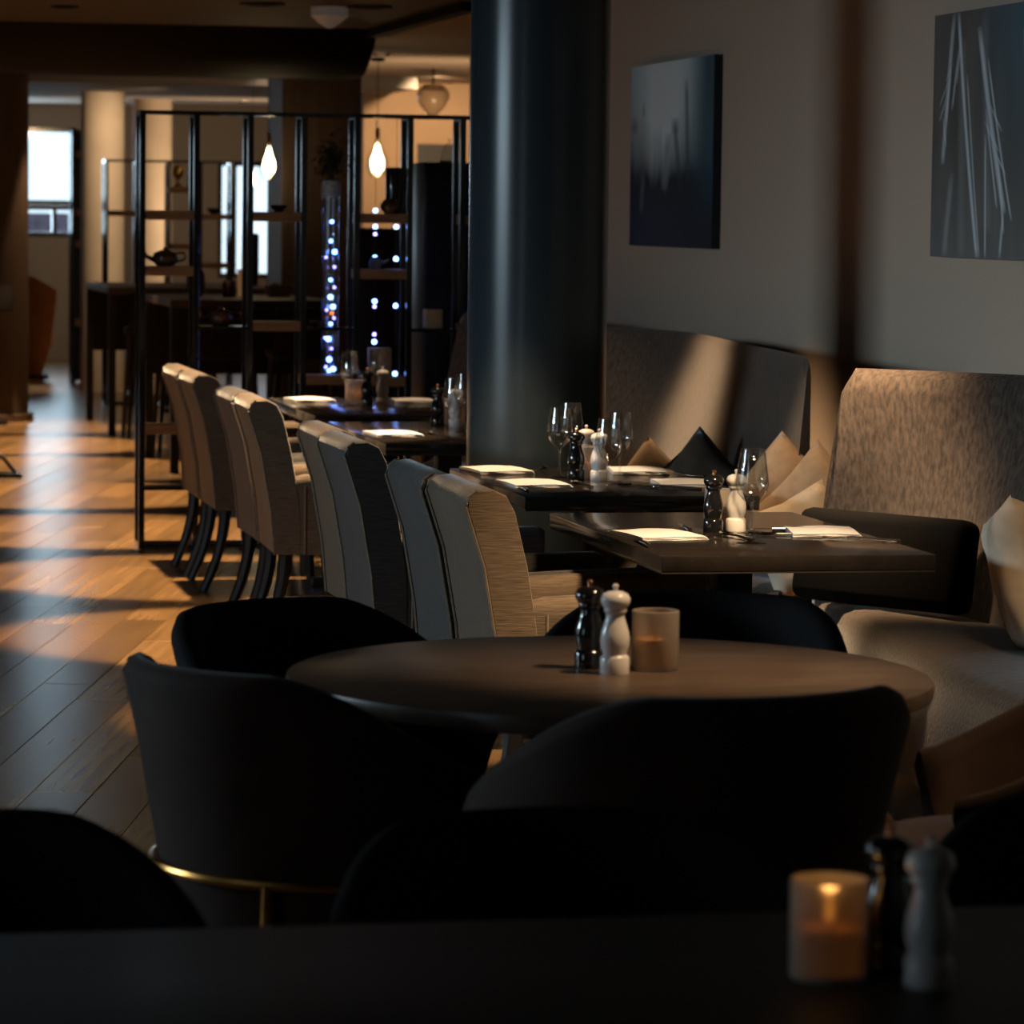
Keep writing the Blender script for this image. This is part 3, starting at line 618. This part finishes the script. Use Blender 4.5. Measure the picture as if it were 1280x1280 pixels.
def cutlery_mesh(kind):
    mb = MB()
    if kind == 'spoon':
        pts = [(0, -.10, .004), (0, -.05, .005), (0, .0, .007), (0, .035, .006)]
        mb.tube(pts, .003, 8, [.0055, .0045, .0028, .003])
        R = []
        for i in range(9):
            t = i/8; y = .033+.052*t; w = .018*math.sin(PI*min(.98, max(.06, t)))**.6; z = .006-.004*math.sin(PI*t)
            R.append([(-w, y, z+.006), (-w*.6, y, z+.002), (0, y, z), (w*.6, y, z+.002), (w, y, z+.006), (w*.6, y, z+.0035), (0, y, z+.0015), (-w*.6, y, z+.0035)])
        mb.rings(R)
    elif kind == 'fork':
        mb.tube([(0, -.10, .004), (0, -.05, .005), (0, .0, .008), (0, .035, .007)], .003, 8, [.0055, .0045, .0028, .004])
        mb.box(-.0125, .0125, .033, .052, .005, .008, .0008)
        for k in range(4):
            x = -.0105+.007*k; mb.tube([(x, .05, .0065), (x, .075, .0045), (x, .098, .008)], .0018, 6, [.0022, .002, .0012])
    else:
        mb.tube([(0, -.11, .005), (0, -.06, .006), (0, .0, .005)], .005, 8, [.006, .0065, .005])
        R = []
        for t in range(7):
            y = .0+.105*t/6; w = .009*(1-(t/6)**3*.85)
            R.append([(-w*.6, y, .0045), (w, y, .0035), (w, y, .0055), (-w*.6, y, .0065)])
        mb.rings(R)
    return mb.mesh(kind, M['steel'], True, 50)
CM = {k: cutlery_mesh(k) for k in ('spoon', 'fork', 'knife')}
def cut(kind, x, y, rz, lab, z=TT, rx=0):
    o = bpy.data.objects.new(kind, CM[kind]); C.objects.link(o); o.location = (x, y, z); o.rotation_euler = (rx, 0, rz); tag(o, lab, kind, 'steel cutlery on the dining tables')
cut('spoon', 2.395, 8.76, D(10), 'steel spoon in front of the black mill on the nearest dining table')
cut('knife', 2.330, 9.04, D(-6), 'steel knife behind the left napkin on the nearest dining table')
cut('spoon', 2.545, 8.80, D(75), 'steel spoon left of the right napkin on the nearest dining table')
cut('fork', 2.690, 8.66, D(62), 'steel fork in front of the right napkin on the nearest dining table')
cut('knife', 2.545, 8.96, D(80), 'steel knife left of the right napkin on the nearest dining table')
cut('knife', 2.115, 8.62, D(-3), 'steel knife in front of the left napkin on the nearest dining table')
cut('spoon', 2.392, 10.50, D(5), 'steel spoon in front of the black mill on the table before the column')
cut('spoon', 2.395, 11.12, D(-25), 'steel spoon beside the far left napkin on the table before the column')
cut('knife', 2.182, 10.36, D(-4), 'steel knife beside the near left napkin on the table before the column')
cut('fork', 2.775, 10.88, D(50), 'steel fork between the right napkins on the table before the column')
cut('fork', 2.630, 10.36, D(55), 'steel fork in front of the near right napkin on the table before the column')
cut('spoon', 2.570, 10.46, D(70), 'dark steel spoon right of the wine glasses on the table before the column')
cut('spoon', 2.395, 12.92, D(5), 'steel spoon beside the napkin on the table half hidden by the column')
cut('knife', 2.375, 13.16, D(-12), 'steel knife behind the napkin on the table half hidden by the column')
cut('spoon', 2.425, 15.32, D(5), 'steel spoon right of the left napkin on the farthest table')

# ------------------------------------------------------------------ open shelving
def shelving(name, x0, pitch, n, y, h, dep, boards, label, rails=()):
    r = empty(name, (x0, y, 0), 0, label, 'shelving'); t = .027
    for i in range(n):
        for yy in (0, dep): MB().box(i*pitch-t/2, i*pitch+t/2, yy-t/2, yy+t/2, 0, h, .002, seg=1).build('post', M['black_metal'], r, False)
        MB().box(i*pitch-t/2, i*pitch+t/2, t/2, dep-t/2, 0, t).build('crossbar', M['black_metal'], r, False); MB().box(i*pitch-t/2, i*pitch+t/2, t/2, dep-t/2, h-t, h).build('crossbar', M['black_metal'], r, False)
    for yy in (0, dep):
        for z in (.011, h-.008):
            for i in range(n-1): MB().box(i*pitch+t/2, (i+1)*pitch-t/2, yy-.008, yy+.008, z-.008, z+.008).build('rail', M['black_metal'], r, False)
    for b, z in boards: MB().box(b*pitch+t/2-.012, (b+1)*pitch-t/2+.012, -.006, dep+.006, z-.022, z+.022, .002, seg=1).build('shelf', M['oak'], r, False)
    for b, z in rails: MB().box(b*pitch+t/2, (b+1)*pitch-t/2, -.004, dep, z-.007, z+.007).build('glass_shelf', M['black_metal'], r, False)
    return r
PX = .2485
shelving('shelving_unit', 1.715, PX, 8, 16.66, 2.01, .17,
         [(0, 1.532), (0, 1.276), (0, .547), (2, 1.531), (2, 1.025), (3, .778), (4, 1.529), (4, 1.270), (4, .77), (6, 1.527), (6, 1.02)],
         'tall black metal room divider shelving with oak boards behind the far dining table', [(0, .274), (1, 1.017), (3, 1.015), (5, 1.01)])
def bay(b): return 1.715+PX*(b+.5)
def teapot(name, x, y, z, s, mt, label, cat):
    r = empty(name, (x, y, z), 0, label, cat); r.scale = (s, s, s)
    MB().lathe([(.001, 0), (.05, 0), (.075, .02), (.085, .05), (.07, .085), (.03, .10), (.012, .105), (.015, .118), (.001, .122)], n=24).build('pot', mt, r, True, 60)
    MB().tube([(-.07, 0, .04), (-.12, 0, .06), (-.135, 0, .095)], .012, 8, [.018, .012, .009]).build('spout', mt, r)
    MB().tube(catmull([(.07, 0, .08), (.12, 0, .085), (.125, 0, .045), (.075, 0, .03)], 10), .007, 8).build('handle', mt, r); return r
def bowl(name, x, y, z, s, mt, label, cat='bowl'):
    o = MB().lathe([(.001, 0), (.03, 0), (.035, .006), (.065, .035), (.075, .06), (.071, .06), (.06, .036), (.03, .012), (.001, .010)], n=24).build(name, mt, None, True, 60)
    o.location = (x, y, z); o.scale = (s, s, s); return tag(o, label, cat)
teapot('teapot', bay(0)-.01, 16.745, 1.298, .72, M['amber_brown'], 'dark glazed teapot on the left bay of the shelving', 'teapot')
teapot('teapot', bay(1), 16.745, 1.024, .75, M['amber_brown'], 'brown glazed teapot on the thin metal shelf of the second bay', 'teapot')
bowl('bowl', bay(2)+.02, 16.745, 1.553, .55, M['mill_black'], 'small black bowl on the top board of the third bay')
bowl('bowl', bay(3)-.05, 16.745, 1.022, .45, M['amber_brown'], 'tiny brown bowl beside the fairy light vase')
o = MB().lathe([(.001, 0), (.035, 0), (.038, .01), (.038, .20), (.034, .215), (.030, .215), (.032, .20), (.032, .012), (.001, .01)], n=24).build('cylinder_vase', M['mill_black'], None, True, 50); o.location = (bay(4)+.065, 16.765, 1.551); tag(o, 'tall black cylinder vase on the top board of the fifth bay', 'vase')
o = MB().lathe([(.001, 0), (.025, 0), (.043, .02), (.045, .04), (.03, .062), (.02, .068), (.017, .066), (.027, .058), (.04, .04), (.001, .008)], n=24).build('round_pot', M['amber_brown'], None, True, 60); o.location = (bay(4)+.035, 16.69, 1.551); tag(o, 'round brown pot in front of the black cylinder vase', 'pot')
r = empty('small_jug', (bay(4)-.02, 16.76, 1.292), 0, 'small pale jug with a pointed handle on the lower board of the fifth bay', 'jug')
MB().lathe([(.001, 0), (.02, 0), (.03, .018), (.028, .04), (.018, .052), (.020, .058), (.017, .058), (.015, .052), (.001, .01)], n=20).build('body', M['grey'], r, True, 60)
MB().tube([(.024, 0, .03), (.05, 0, .034), (.066, 0, .046)], .006, 8, [.009, .007, .004]).build('handle', M['grey'], r)
tag(MB().box(bay(5)-.036, bay(5)+.044, 16.70, 16.78, 1.018, 1.108, .004).build('small_box', M['tan_box']), 'small brown box on the thin shelf before the black cabinet', 'box')
tag(MB().box(bay(4)-.045, bay(4)+.055, 16.72, 16.80, .793, .925, .003).build('wooden_box', M['tan_box']), 'upright tan wooden box behind the white mill of the farthest table', 'box')

# vase with fairy lights and foliage on the fourth bay
vx, vy, vz = bay(3)+.015, 16.745, .801
r = empty('light_vase', (vx, vy, vz), 0, 'tall glass tube vase full of blue fairy lights in the shelving', 'vase')
MB().lathe([(.001, 0), (.043, 0), (.044, .004), (.044, .87), (.042, .87), (.042, .008), (.001, .008)], n=28).build('glass_tube', thin_glass('tube_glass', (.92, .95, 1), .08, .05), r)
MB().lathe([(.0405, .82), (.044, .83), (.046, .86), (.046, .885), (.040, .90), (.03, .90), (.036, .88), (.036, .83)], n=24).build('frosted_neck', mat('frost', (.45, .5, .55), .6, var=.4, scale=60), r)
bp = [(.004, .71, 1), (0, .62, 1), (.018, .57, 0), (-.022, .545, 2), (.018, .50, 2), (0, .44, 1), (.0, .36, 0), (.018, .405, 2), (.012, .315, 0), (.002, .235, 1), (.018, .262, 2), (-.008, .165, 0), (.006, .12, 2), (-.004, .07, 0), (-.02, .035, 2), (-.004, .015, 1), (.015, .025, 0), (-.025, .17, 2), (-.018, .30, 2)]
for x, z, k in bp:
    q = (.0125, .009, .007)[k]; MB().ball((x, -.012, max(z, q+.008)), q, n=10, k=6).build('bulb', M['fairy_dim'] if k == 2 else M['fairy'], r)
MB().ball((.006, -.02, .285), .009, n=10, k=6).build('orange_bulb', mat('orange_glow', (1, .3, .05), .5, emit=(1, .2, .03), es=2.5), r)
MB().tube([(.004+.012*math.sin(i*1.7), -.008+.01*math.cos(i*2.1), .012+.70*i/30) for i in range(31)], .0012, 5).build('wire', M['black_metal'], r)
r = empty('foliage_plant', (vx, vy, vz+.885), 0, 'dark bushy foliage spilling from the top of the fairy light vase', 'plant')
random.seed(3)
stem = MB(); lf = MB()
for i in range(16):
    a = random.random()*2*PI; q = random.uniform(.03, .12); hgt = random.uniform(.08, .24)
    e = Vector((q*math.cos(a)-.02, q*.6*math.sin(a), hgt)); stem.tube([(0, 0, -.03), (e.x*.4, e.y*.4, hgt*.6), e], .0018, 5)
    for k in range(22):
        c = e*random.uniform(.45, 1.05)+Vector((random.gauss(0, .022), random.gauss(0, .018), random.gauss(0, .02)))
        d = Vector((random.gauss(0, 1), random.gauss(0, 1), random.gauss(0, .7))).normalized()*.017; s = d.cross(Vector((random.random(), random.random(), 1))).normalized()*.007
        lf.add([c-d, c+s, c+d, c-s], [(0, 1, 2), (0, 2, 3)])
stem.build('stem', M['leaf'], r); o = lf.build('leaves', M['leaf'], r, False); o['kind'] = 'stuff'
# hanging strings of fairy lights behind the fifth bay
def fairy_string(x, y, zs, lab):
    r = empty('fairy_light_string', (x, y, 0), 0, lab, 'string lights', 'hanging fairy light strings')
    MB().tube([(0, 0, .40), (.002, 0, 1.2), (0, 0, 2.0), (0, -.015, 2.008)], .0012, 5).build('wire', M['black_metal'], r)
    for z, k in zs: MB().ball((0, -.006, z), (.0115, .0085)[k], n=10, k=6).build('bulb', M['fairy'] if k == 0 else M['fairy_dim'], r)
fairy_string(2.742, 16.845, [(1.50, 1), (1.465, 1), (1.35, 1), (1.24, 1), (1.15, 0), (1.04, 0), (.93, 1), (.86, 1)], 'left hanging string of sparse violet fairy lights in the fifth bay')
fairy_string(2.826, 16.845, [(1.565, 0), (1.49, 0), (1.455, 1), (1.345, 0), (1.14, 0), (1.115, 1), (.95, 0), (.985, 1)], 'middle hanging string of white-blue fairy lights in the fifth bay')
fairy_string(2.926, 16.845, [(1.57, 0), (1.49, 0), (1.34, 0), (1.12, 0), (.80, 0)], 'right hanging string of white-blue fairy lights beside the black cabinet')
# black cabinet
r = empty('tall_cabinet', (3.38, 17.45, 0), 0, 'tall black cabinet behind the right end of the shelving', 'cabinet')
MB().box(-.25, .24, -.22, .25, 0, 1.80, .006).build('body', M['black_wood'], r)
for s in (0, 1): 
    d = MB().box(-.245+.245*s, -.005+.24*s, -.238, -.2205, .06, 1.79, .003).build('door', M['black_wood'], r)
    MB().tube([(-.02+.03*s, -.252, .85), (-.02+.03*s, -.252, 1.05)], .005, 8).box(-.023+.03*s, -.017+.03*s, -.252, -.2385, .86, .866).box(-.023+.03*s, -.017+.03*s, -.252, -.2385, 1.034, 1.04).build('handle', M['black_metal'], d)
r = empty('glass_dome', (3.28, 17.4, 1.80), 0, 'small clear glass dome on top of the black cabinet', 'glass dome')
MB().lathe([(.001, .0), (.045, 0), (.045, .01), (.001, .012)], n=20).build('base', M['tan_box'], r); MB().lathe([(.04, .0105), (.038, .05), (.02, .09), (.006, .10), (.008, .115), (.001, .12)], n=20).build('dome', M['glass'], r)

r = empty('sideboard', (3.43, 20.0, 0), 0, 'dark sideboard behind the fairy light strings, left of the tall cabinet', 'sideboard')
MB().box(-.20, .20, -.2, .2, 0, 1.47, .006).build('body', M['black_wood'], r)
for k in range(2):
    d = MB().box(-.195+.197*k, -.003+.197*k, -.216, -.2005, .06, 1.46, .003).build('door', M['black_wood'], r)
    MB().box(-.02+.022*k, -.012+.022*k, -.228, -.2165, .70, .84).build('handle', M['black_metal'], d, False)
# ------------------------------------------------------------------ bar area behind the shelving
shelving('shelving_unit', 2.70, .25, 5, 29.0, 1.955, .22, [(0, 1.53), (1, 1.525), (2, 1.72), (2, 1.27), (3, 1.51), (3, 1.12)], 'distant black shelving frame in front of the cream columns')
r = empty('trophy', (2.7+.25*2+.08, 29.11, 1.742), 0, 'small gold trophy on the distant shelving', 'ornament')
MB().lathe([(.001, 0), (.035, 0), (.03, .02), (.008, .035), (.008, .06), (.03, .075)], n=18).build('stand', M['gold'], r, True, 60); MB().ball((0, 0, .125), .05, .05, .055).build('globe', M['gold'], r)
bowl('bowl', 3.57, 29.11, 1.742-.21, .8, M['mill_black'], 'dark bowl on the distant shelving right of the gold trophy')
tag(MB().box(3.36, 3.39, 29.04, 29.18, 1.742, 1.87, .002).build('book', mat('rust_cover', (.26, .07, .03), .6)), 'rust brown book standing on the distant shelving', 'book')
def bar_table(x0, x1, y0, y1, z, lab):
    r = empty('bar_table', ((x0+x1)/2, (y0+y1)/2, 0), 0, lab, 'bar table', 'high bar tables'); hx, hy = (x1-x0)/2, (y1-y0)/2
    MB().box(-hx, hx, -hy, hy, z-.045, z, .004).build('tabletop', M['brown_panel'], r, False)
    for sx in (-1, 1):
        for sy in (-1, 1): MB().box(sx*(hx-.03)-.025, sx*(hx-.03)+.025, sy*(hy-.03)-.025, sy*(hy-.03)+.025, 0, z-.045).build('leg', M['black_wood'], r, False)
    MB().box(-hx+.05, hx-.05, hy-.10, hy-.06, z-.5, z-.05).build('modesty_panel', M['black_wood'], r, False)
bar_table(2.37, 3.35, 21.4, 22.9, 1.03, 'dark high bar table just behind the shelving divider'); bar_table(2.36, 3.6, 25.2, 27.0, 1.02, 'dark high bar table farther back beside the aisle')
def make_stool():
    r = empty('bar_stool', (0, 0, 0), 0, 'x', 'bar stool', 'black bar stools')
    MB().box(-.19, .19, -.19, .19, .70, .76, .02).build('seat', M['black_fabric'], r)
    MB().box(-.18, .18, -.205, -.17, .74, 1.0, .012).build('backrest', M['black_fabric'], r)
    for sx in (-1, 1):
        for sy in (-1, 1): MB().tube([(sx*.15, sy*.15, .71), (sx*.19, sy*.19, 0)], .016, 6, [.02, .015]).build('leg', M['black_wood'], r)
    MB().box(-.165, .165, .158, .178, .26, .28).box(-.178, -.160, -.16, .16, .30, .32).box(.160, .178, -.16, .16, .30, .32).build('footrest', M['black_metal'], r, False); return r
s0 = make_stool()
for i, (x, y, rz, lab) in enumerate(((2.64, 21.05, 0, 'black bar stool, left one in front of the nearer bar table'), (3.10, 21.05, 0, 'black bar stool, right one in front of the nearer bar table'), (2.64, 24.85, 0, 'black bar stool, left one in front of the farther bar table'), (2.70, 23.45, PI, 'black bar stool behind the nearer bar table'), (3.15, 24.85, 0, 'black bar stool, right one in front of the farther bar table'))):
    if i == 0: s0.location = (x, y, 0); s0.rotation_euler = (0, 0, rz); s0['label'] = lab
    else: place(s0, (x, y, 0), rz, lab)
o = MB().lathe([(.001, 0), (.04, 0), (.042, .004), (.042, .10), (.036, .10), (.036, .01), (.001, .008)], n=24).build('copper_tin', M['copper'], None, True, 50); o.location = (2.82, 22.2, 1.03); tag(o, 'copper tin on the nearer bar table', 'tin')
r = empty('candle_lantern', (2.93, 22.35, 1.03), 0, 'cream box lantern with a glowing candle beside the copper tin', 'lantern')
MB().box(-.035, .035, -.035, .035, 0, .16, .004).build('paper_shade', mat('paper', (.6, .42, .28), .7, emit=(1, .5, .2), es=.12), r); MB().box(-.037, .037, -.037, .037, .16, .167).build('lid', M['tan_box'], r)
r = empty('wicker_basket', (3.14, 22.3, 1.03), 0, 'low tan basket on the right end of the nearer bar table', 'basket')
MB().lathe([(.001, 0), (.07, 0), (.095, .07), (.09, .07), (.066, .008), (.001, .006)], n=24).build('basket', M['tan_box'], r); MB().ball((-.02, 0, .05), .045).build('bread', M['cushion_tan'], r)
o = MB().lathe([(.001, 0), (.04, 0), (.06, .05), (.055, .14), (.02, .20), (.025, .22), (.018, .22), (.014, .2), (.001, .02)], n=24).build('amber_bottle', M['amber_brown'], None, True, 60); o.location = (2.62, 22.25, 1.03); tag(o, 'squat brown bottle on the left half of the nearer bar table', 'bottle')
tag(MB().box(3.40, 3.52, 26.0, 26.1, 1.02, 1.40, .02).build('black_urn', M['mill_black']), 'tall black urn on the farther bar table in front of the pale window', 'urn')
# tall dark rack, leather armchair and tub near the far window
r = empty('display_rack', (2.86, 32.6, 0), 0, 'tall black rack with oak boards near the bright far window', 'rack')
for sx in (-.13, .13):
    for sy in (-.12, .12): MB().box(sx-.018, sx+.018, sy-.018, sy+.018, 0, 2.28).build('post', M['black_metal'], r, False)
MB().box(-.112, .112, .11, .118, .02, 2.27).build('back_panel', M['black_wood'], r, False)
for z in (.55, 1.25, 1.53, 2.05): MB().box(-.111, .111, -.125, .109, z-.03, z+.03).build('shelf', M['oak'], r, False)
bowl('bowl', 2.86, 32.56, 2.08, 1.0, M['leaf'], 'dark bowl on top of the tall far rack')
o = MB().lathe([(.001, 0), (.10, 0), (.12, .02), (.135, .30), (.14, .32), (.12, .32), (.115, .03), (.001, .02)], n=28).build('waste_tub', M['blue_tub'], None, True, 50); o.location = (3.03, 32.1, 0); tag(o, 'blue grey tub on the floor beside the tall far rack', 'tub')
r = empty('leather_armchair', (2.42, 33.6, 0), face(.9, .4), 'glossy tan leather lounge chair beside the brown column, far left', 'armchair')
Rr = []
for i in range(25):
    th = D(-110+220*i/24); zt = 1.05-.35*abs(math.sin(th/2))**2
    Rr.append([(q*math.sin(th), -q*math.cos(th), z) for q, z in ((.16, .04), (.26, .30), (.33, .70), (.34, zt), (.29, zt), (.28, .70), (.21, .34), (.13, .06))])
MB().rings(Rr).build('shell', M['leather'], r, True, 60); MB().lathe([(.001, .28), (.2, .28), (.23, .33), (.22, .40), (.001, .43)], n=24).build('seat', M['leather'], r); MB().lathe([(.001, 0), (.18, 0), (.18, .04), (.001, .05)], n=24).build('base', M['black_metal'], r)
r = empty('host_shelf', (1.62, 26.4, 0), 0, 'small black lectern in front of the brown column, cut by the left edge', 'lectern')
MB().box(-.16, .16, -.10, .12, .82, 1.02, .01).build('box', M['soffit'], r); MB().box(-.03, .03, 0, .06, .03, .82).build('stem', M['black_wood'], r, False); MB().box(-.12, .12, -.1, .14, 0, .03, .005).build('base', M['black_wood'], r)
r = empty('floor_stand', (1.35, 21.2, 0), 0, 'black floor stand foot lying in the aisle at the left edge', 'stand')
MB().box(-.12, .13, -.10, .10, 0, .022, .005).build('base', M['black_metal'], r); MB().tube([(.10, 0, .02), (.03, 0, .11), (-.35, 0, .30)], .014, 8).build('tilted_pole', M['grey'], r)

# ------------------------------------------------------------------ lamps
def downlight(x, y, lab, grp, targets=None, on=False, z=CH, R0=.075):
    r = empty('ceiling_downlight', (x, y, z), 0, lab, 'ceiling lamp', grp)
    MB().lathe([(R0*.72, -.001), (R0, -.001), (R0*1.02, -.006), (R0*.98, -.012), (R0*.74, -.012)], n=28, closed_prof=True).build('ring', M['black_void'], r, True, 50)
    MB().lathe([(.001, -.0015), (R0*.72, -.0015), (R0*.72, -.004), (.001, -.004)], n=28).build('lens', M['lamp_on'] if on else M['black_void'], r, True, 50)
GA, GBk = 'downlights over the aisle', 'downlights over the banquettes'
for y, p in ((4.4, 0), (8.75, 0), (10.95, 330), (13.15, 760), (15.35, 740), (17.6, 760), (19.85, 780), (24.1, 820), (25.5, 0)):
    x = 1.62 if y > 16 else (1.80 if y > 12 else 2.05)
    downlight(x, y, 'dark recessed downlight over the aisle' if y != 19.85 else 'dark recessed ceiling lamp at the top left, leftmost of the ceiling lamps', GA)
    if p: spot('aisle_spot', (x, y, CH-.03), (x, y, 0), p, 44 if y > 12 else 44, .3)
spot('aisle_spot', (1.72, 25.5, CH-.03), (1.85, 26.0, 0), 600, 34, .3)
spot('aisle_spot', (1.75, 22.95, CH-.05), (1.7, 22.0, 0), 680, 44, .3)
BS = [(2.62, 6.75, (2.95, 8.15, .45), 95, 36), (2.50, 9.85, (3.08, 9.76, .82), 1000, 26), (2.50, 12.40, (3.15, 12.38, .80), 620, 37), (2.60, 10.15, (2.82, 10.42, .65), 110, 34), (2.45, 13.6, (2.4, 13.3, .75), 110, 60), (2.5, 15.1, (2.45, 15.0, .75), 110, 60), (2.42, 7.45, (2.22, 8.75, .6), 880, 38), (2.30, 5.75, (1.62, 6.2, .75), 190, 28), (2.80, 5.55, (2.18, 5.85, .72), 120, 30)]
for x, y, tg, p, dg in BS:
    downlight(x, y, 'dark recessed downlight over the banquette side', GBk)
    spot('bench_spot', (x, y, CH-.03), tg, p, dg, 1.0, rad=.14 if p > 500 else .06)
for x, y, lab in ((2.60, 19.15, 'dark round ceiling lamp second from the left above the shelving'), (3.18, 19.2, 'dark round ceiling lamp next to the pale cone lamp'), ):
    downlight(x, y, lab, 'large dark ceiling lamps', R0=.12)
r = empty('cone_lamp', (2.99, 19.35, CH), 0, 'pale grey cone lamp on the ceiling at the top edge', 'ceiling lamp')
MB().lathe([(.10, -.001), (.10, -.05), (.06, -.085), (.02, -.11), (.001, -.115)], n=28).build('shade', mat('pale_lamp', (.42, .38, .36), .5, emit=(1, .85, .7), es=.03), r)
FARL = [(4.21, 24.9, 'bright recessed spot right of the soffit'), (4.53, 35.0, 'bright spot, upper of two stacked dots in the far ceiling'), (4.50, 33.2, 'bright spot, lower of two stacked dots in the far ceiling'), (4.1, 29.2, 'bright spot in the far ceiling just under the soffit'), (3.95, 28.9, 'bright far ceiling spot left of the brown pillar'), (4.75, 36.2, 'small bright spot in the far ceiling above the pale window')]
for i, (x, y, lab) in enumerate(FARL):
    downlight(x, y, lab, 'lit spots in the far ceiling', on=True, R0=.06, z=CH if not (29 < y < 33 and x < 5.2) else 2.56)
spot('far_spot', (5.3, 28.6, CH-.03), (5.6, 30.2, 1.6), 115, 100, .8); spot('far_spot', (4.9, 25.5, 1.2), (5.0, 26.5, 2.65), 90, 130, .9)  # second one is an unseen uplight without a fixture
spot('far_spot', (2.12, 26.75, CH-.03), (1.93, 26.85, 0), 190, 30, .5); spot('far_spot', (3.3, 29.6, 2.50), (2.85, 31.2, 1.6), 170, 80, .8)
spot('far_spot', (4.6, 33.0, .9), (4.4, 34, 2.6), 220, 150, .9); spot('far_spot', (2.95, 35.2, CH-.03), (2.4, 33.7, .6), 160, 50, .8)  # unseen uplight for the far ceiling; spot added to brighten the leather armchair
def pendant(x, y, z, s, lab):
    r = empty('pendant_lamp', (x, y, z), 0, lab, 'pendant lamp', 'clear teardrop pendant lamps'); r.scale = (s, s, s)
    MB().lathe([(.012, .26), (.016, .20), (.04, .13), (.075, .06), (.085, 0), (.07, -.05), (.045, -.075), (.043, -.074), (.068, -.049), (.082, 0), (.072, .06), (.038, .13), (.0145, .198), (.0105, .26)], n=28, closed_prof=True).build('glass_drop', M['pane'], r, True, 60)
    MB().lathe([(.001, .27), (.014, .27), (.016, .25), (.014, .19), (.001, .185)], n=16).build('socket', M['brass'], r)
    MB().lathe([(.001, -.045), (.035, -.03), (.048, .005), (.044, .05), (.024, .10), (.013, .15), (.001, .155)], n=18).build('bulb', M['filament'], r)
    MB().tube([(0, 0, .27), (0, 0, (CH-z)/s-.02)], .003, 6).build('cord', M['black_metal'], r)
    MB().lathe([(.001, (CH-z)/s-.025), (.05, (CH-z)/s-.025), (.05, (CH-z)/s-.001), (.001, (CH-z)/s-.001)], n=20).build('ceiling_rose', M['black_void'], r)
pendant(4.29, 25.5, 1.885, 1.0, 'bright teardrop pendant lamp in front of the warm wall'); pendant(3.185, 23.1, 1.83, .85, 'bright teardrop pendant lamp left of the brown pillar'); pendant(3.13, 23.45, 1.745, .5, 'small dimmer teardrop pendant beside the pale window')
r = empty('globe_lamp', (5.0, 27.2, CH), 0, 'large unlit amber glass lamp hanging below the warm ceiling', 'ceiling lamp')
MB().lathe([(.001, -.12), (.07, -.12), (.12, -.17), (.125, -.22), (.09, -.29), (.03, -.35), (.001, -.355)], n=28).build('shade', mat('amber_glass', (.52, .36, .24), .25, var=.1), r); MB().tube([(0, 0, -.001), (0, 0, -.125)], .008, 6).build('stem', M['black_metal'], r)
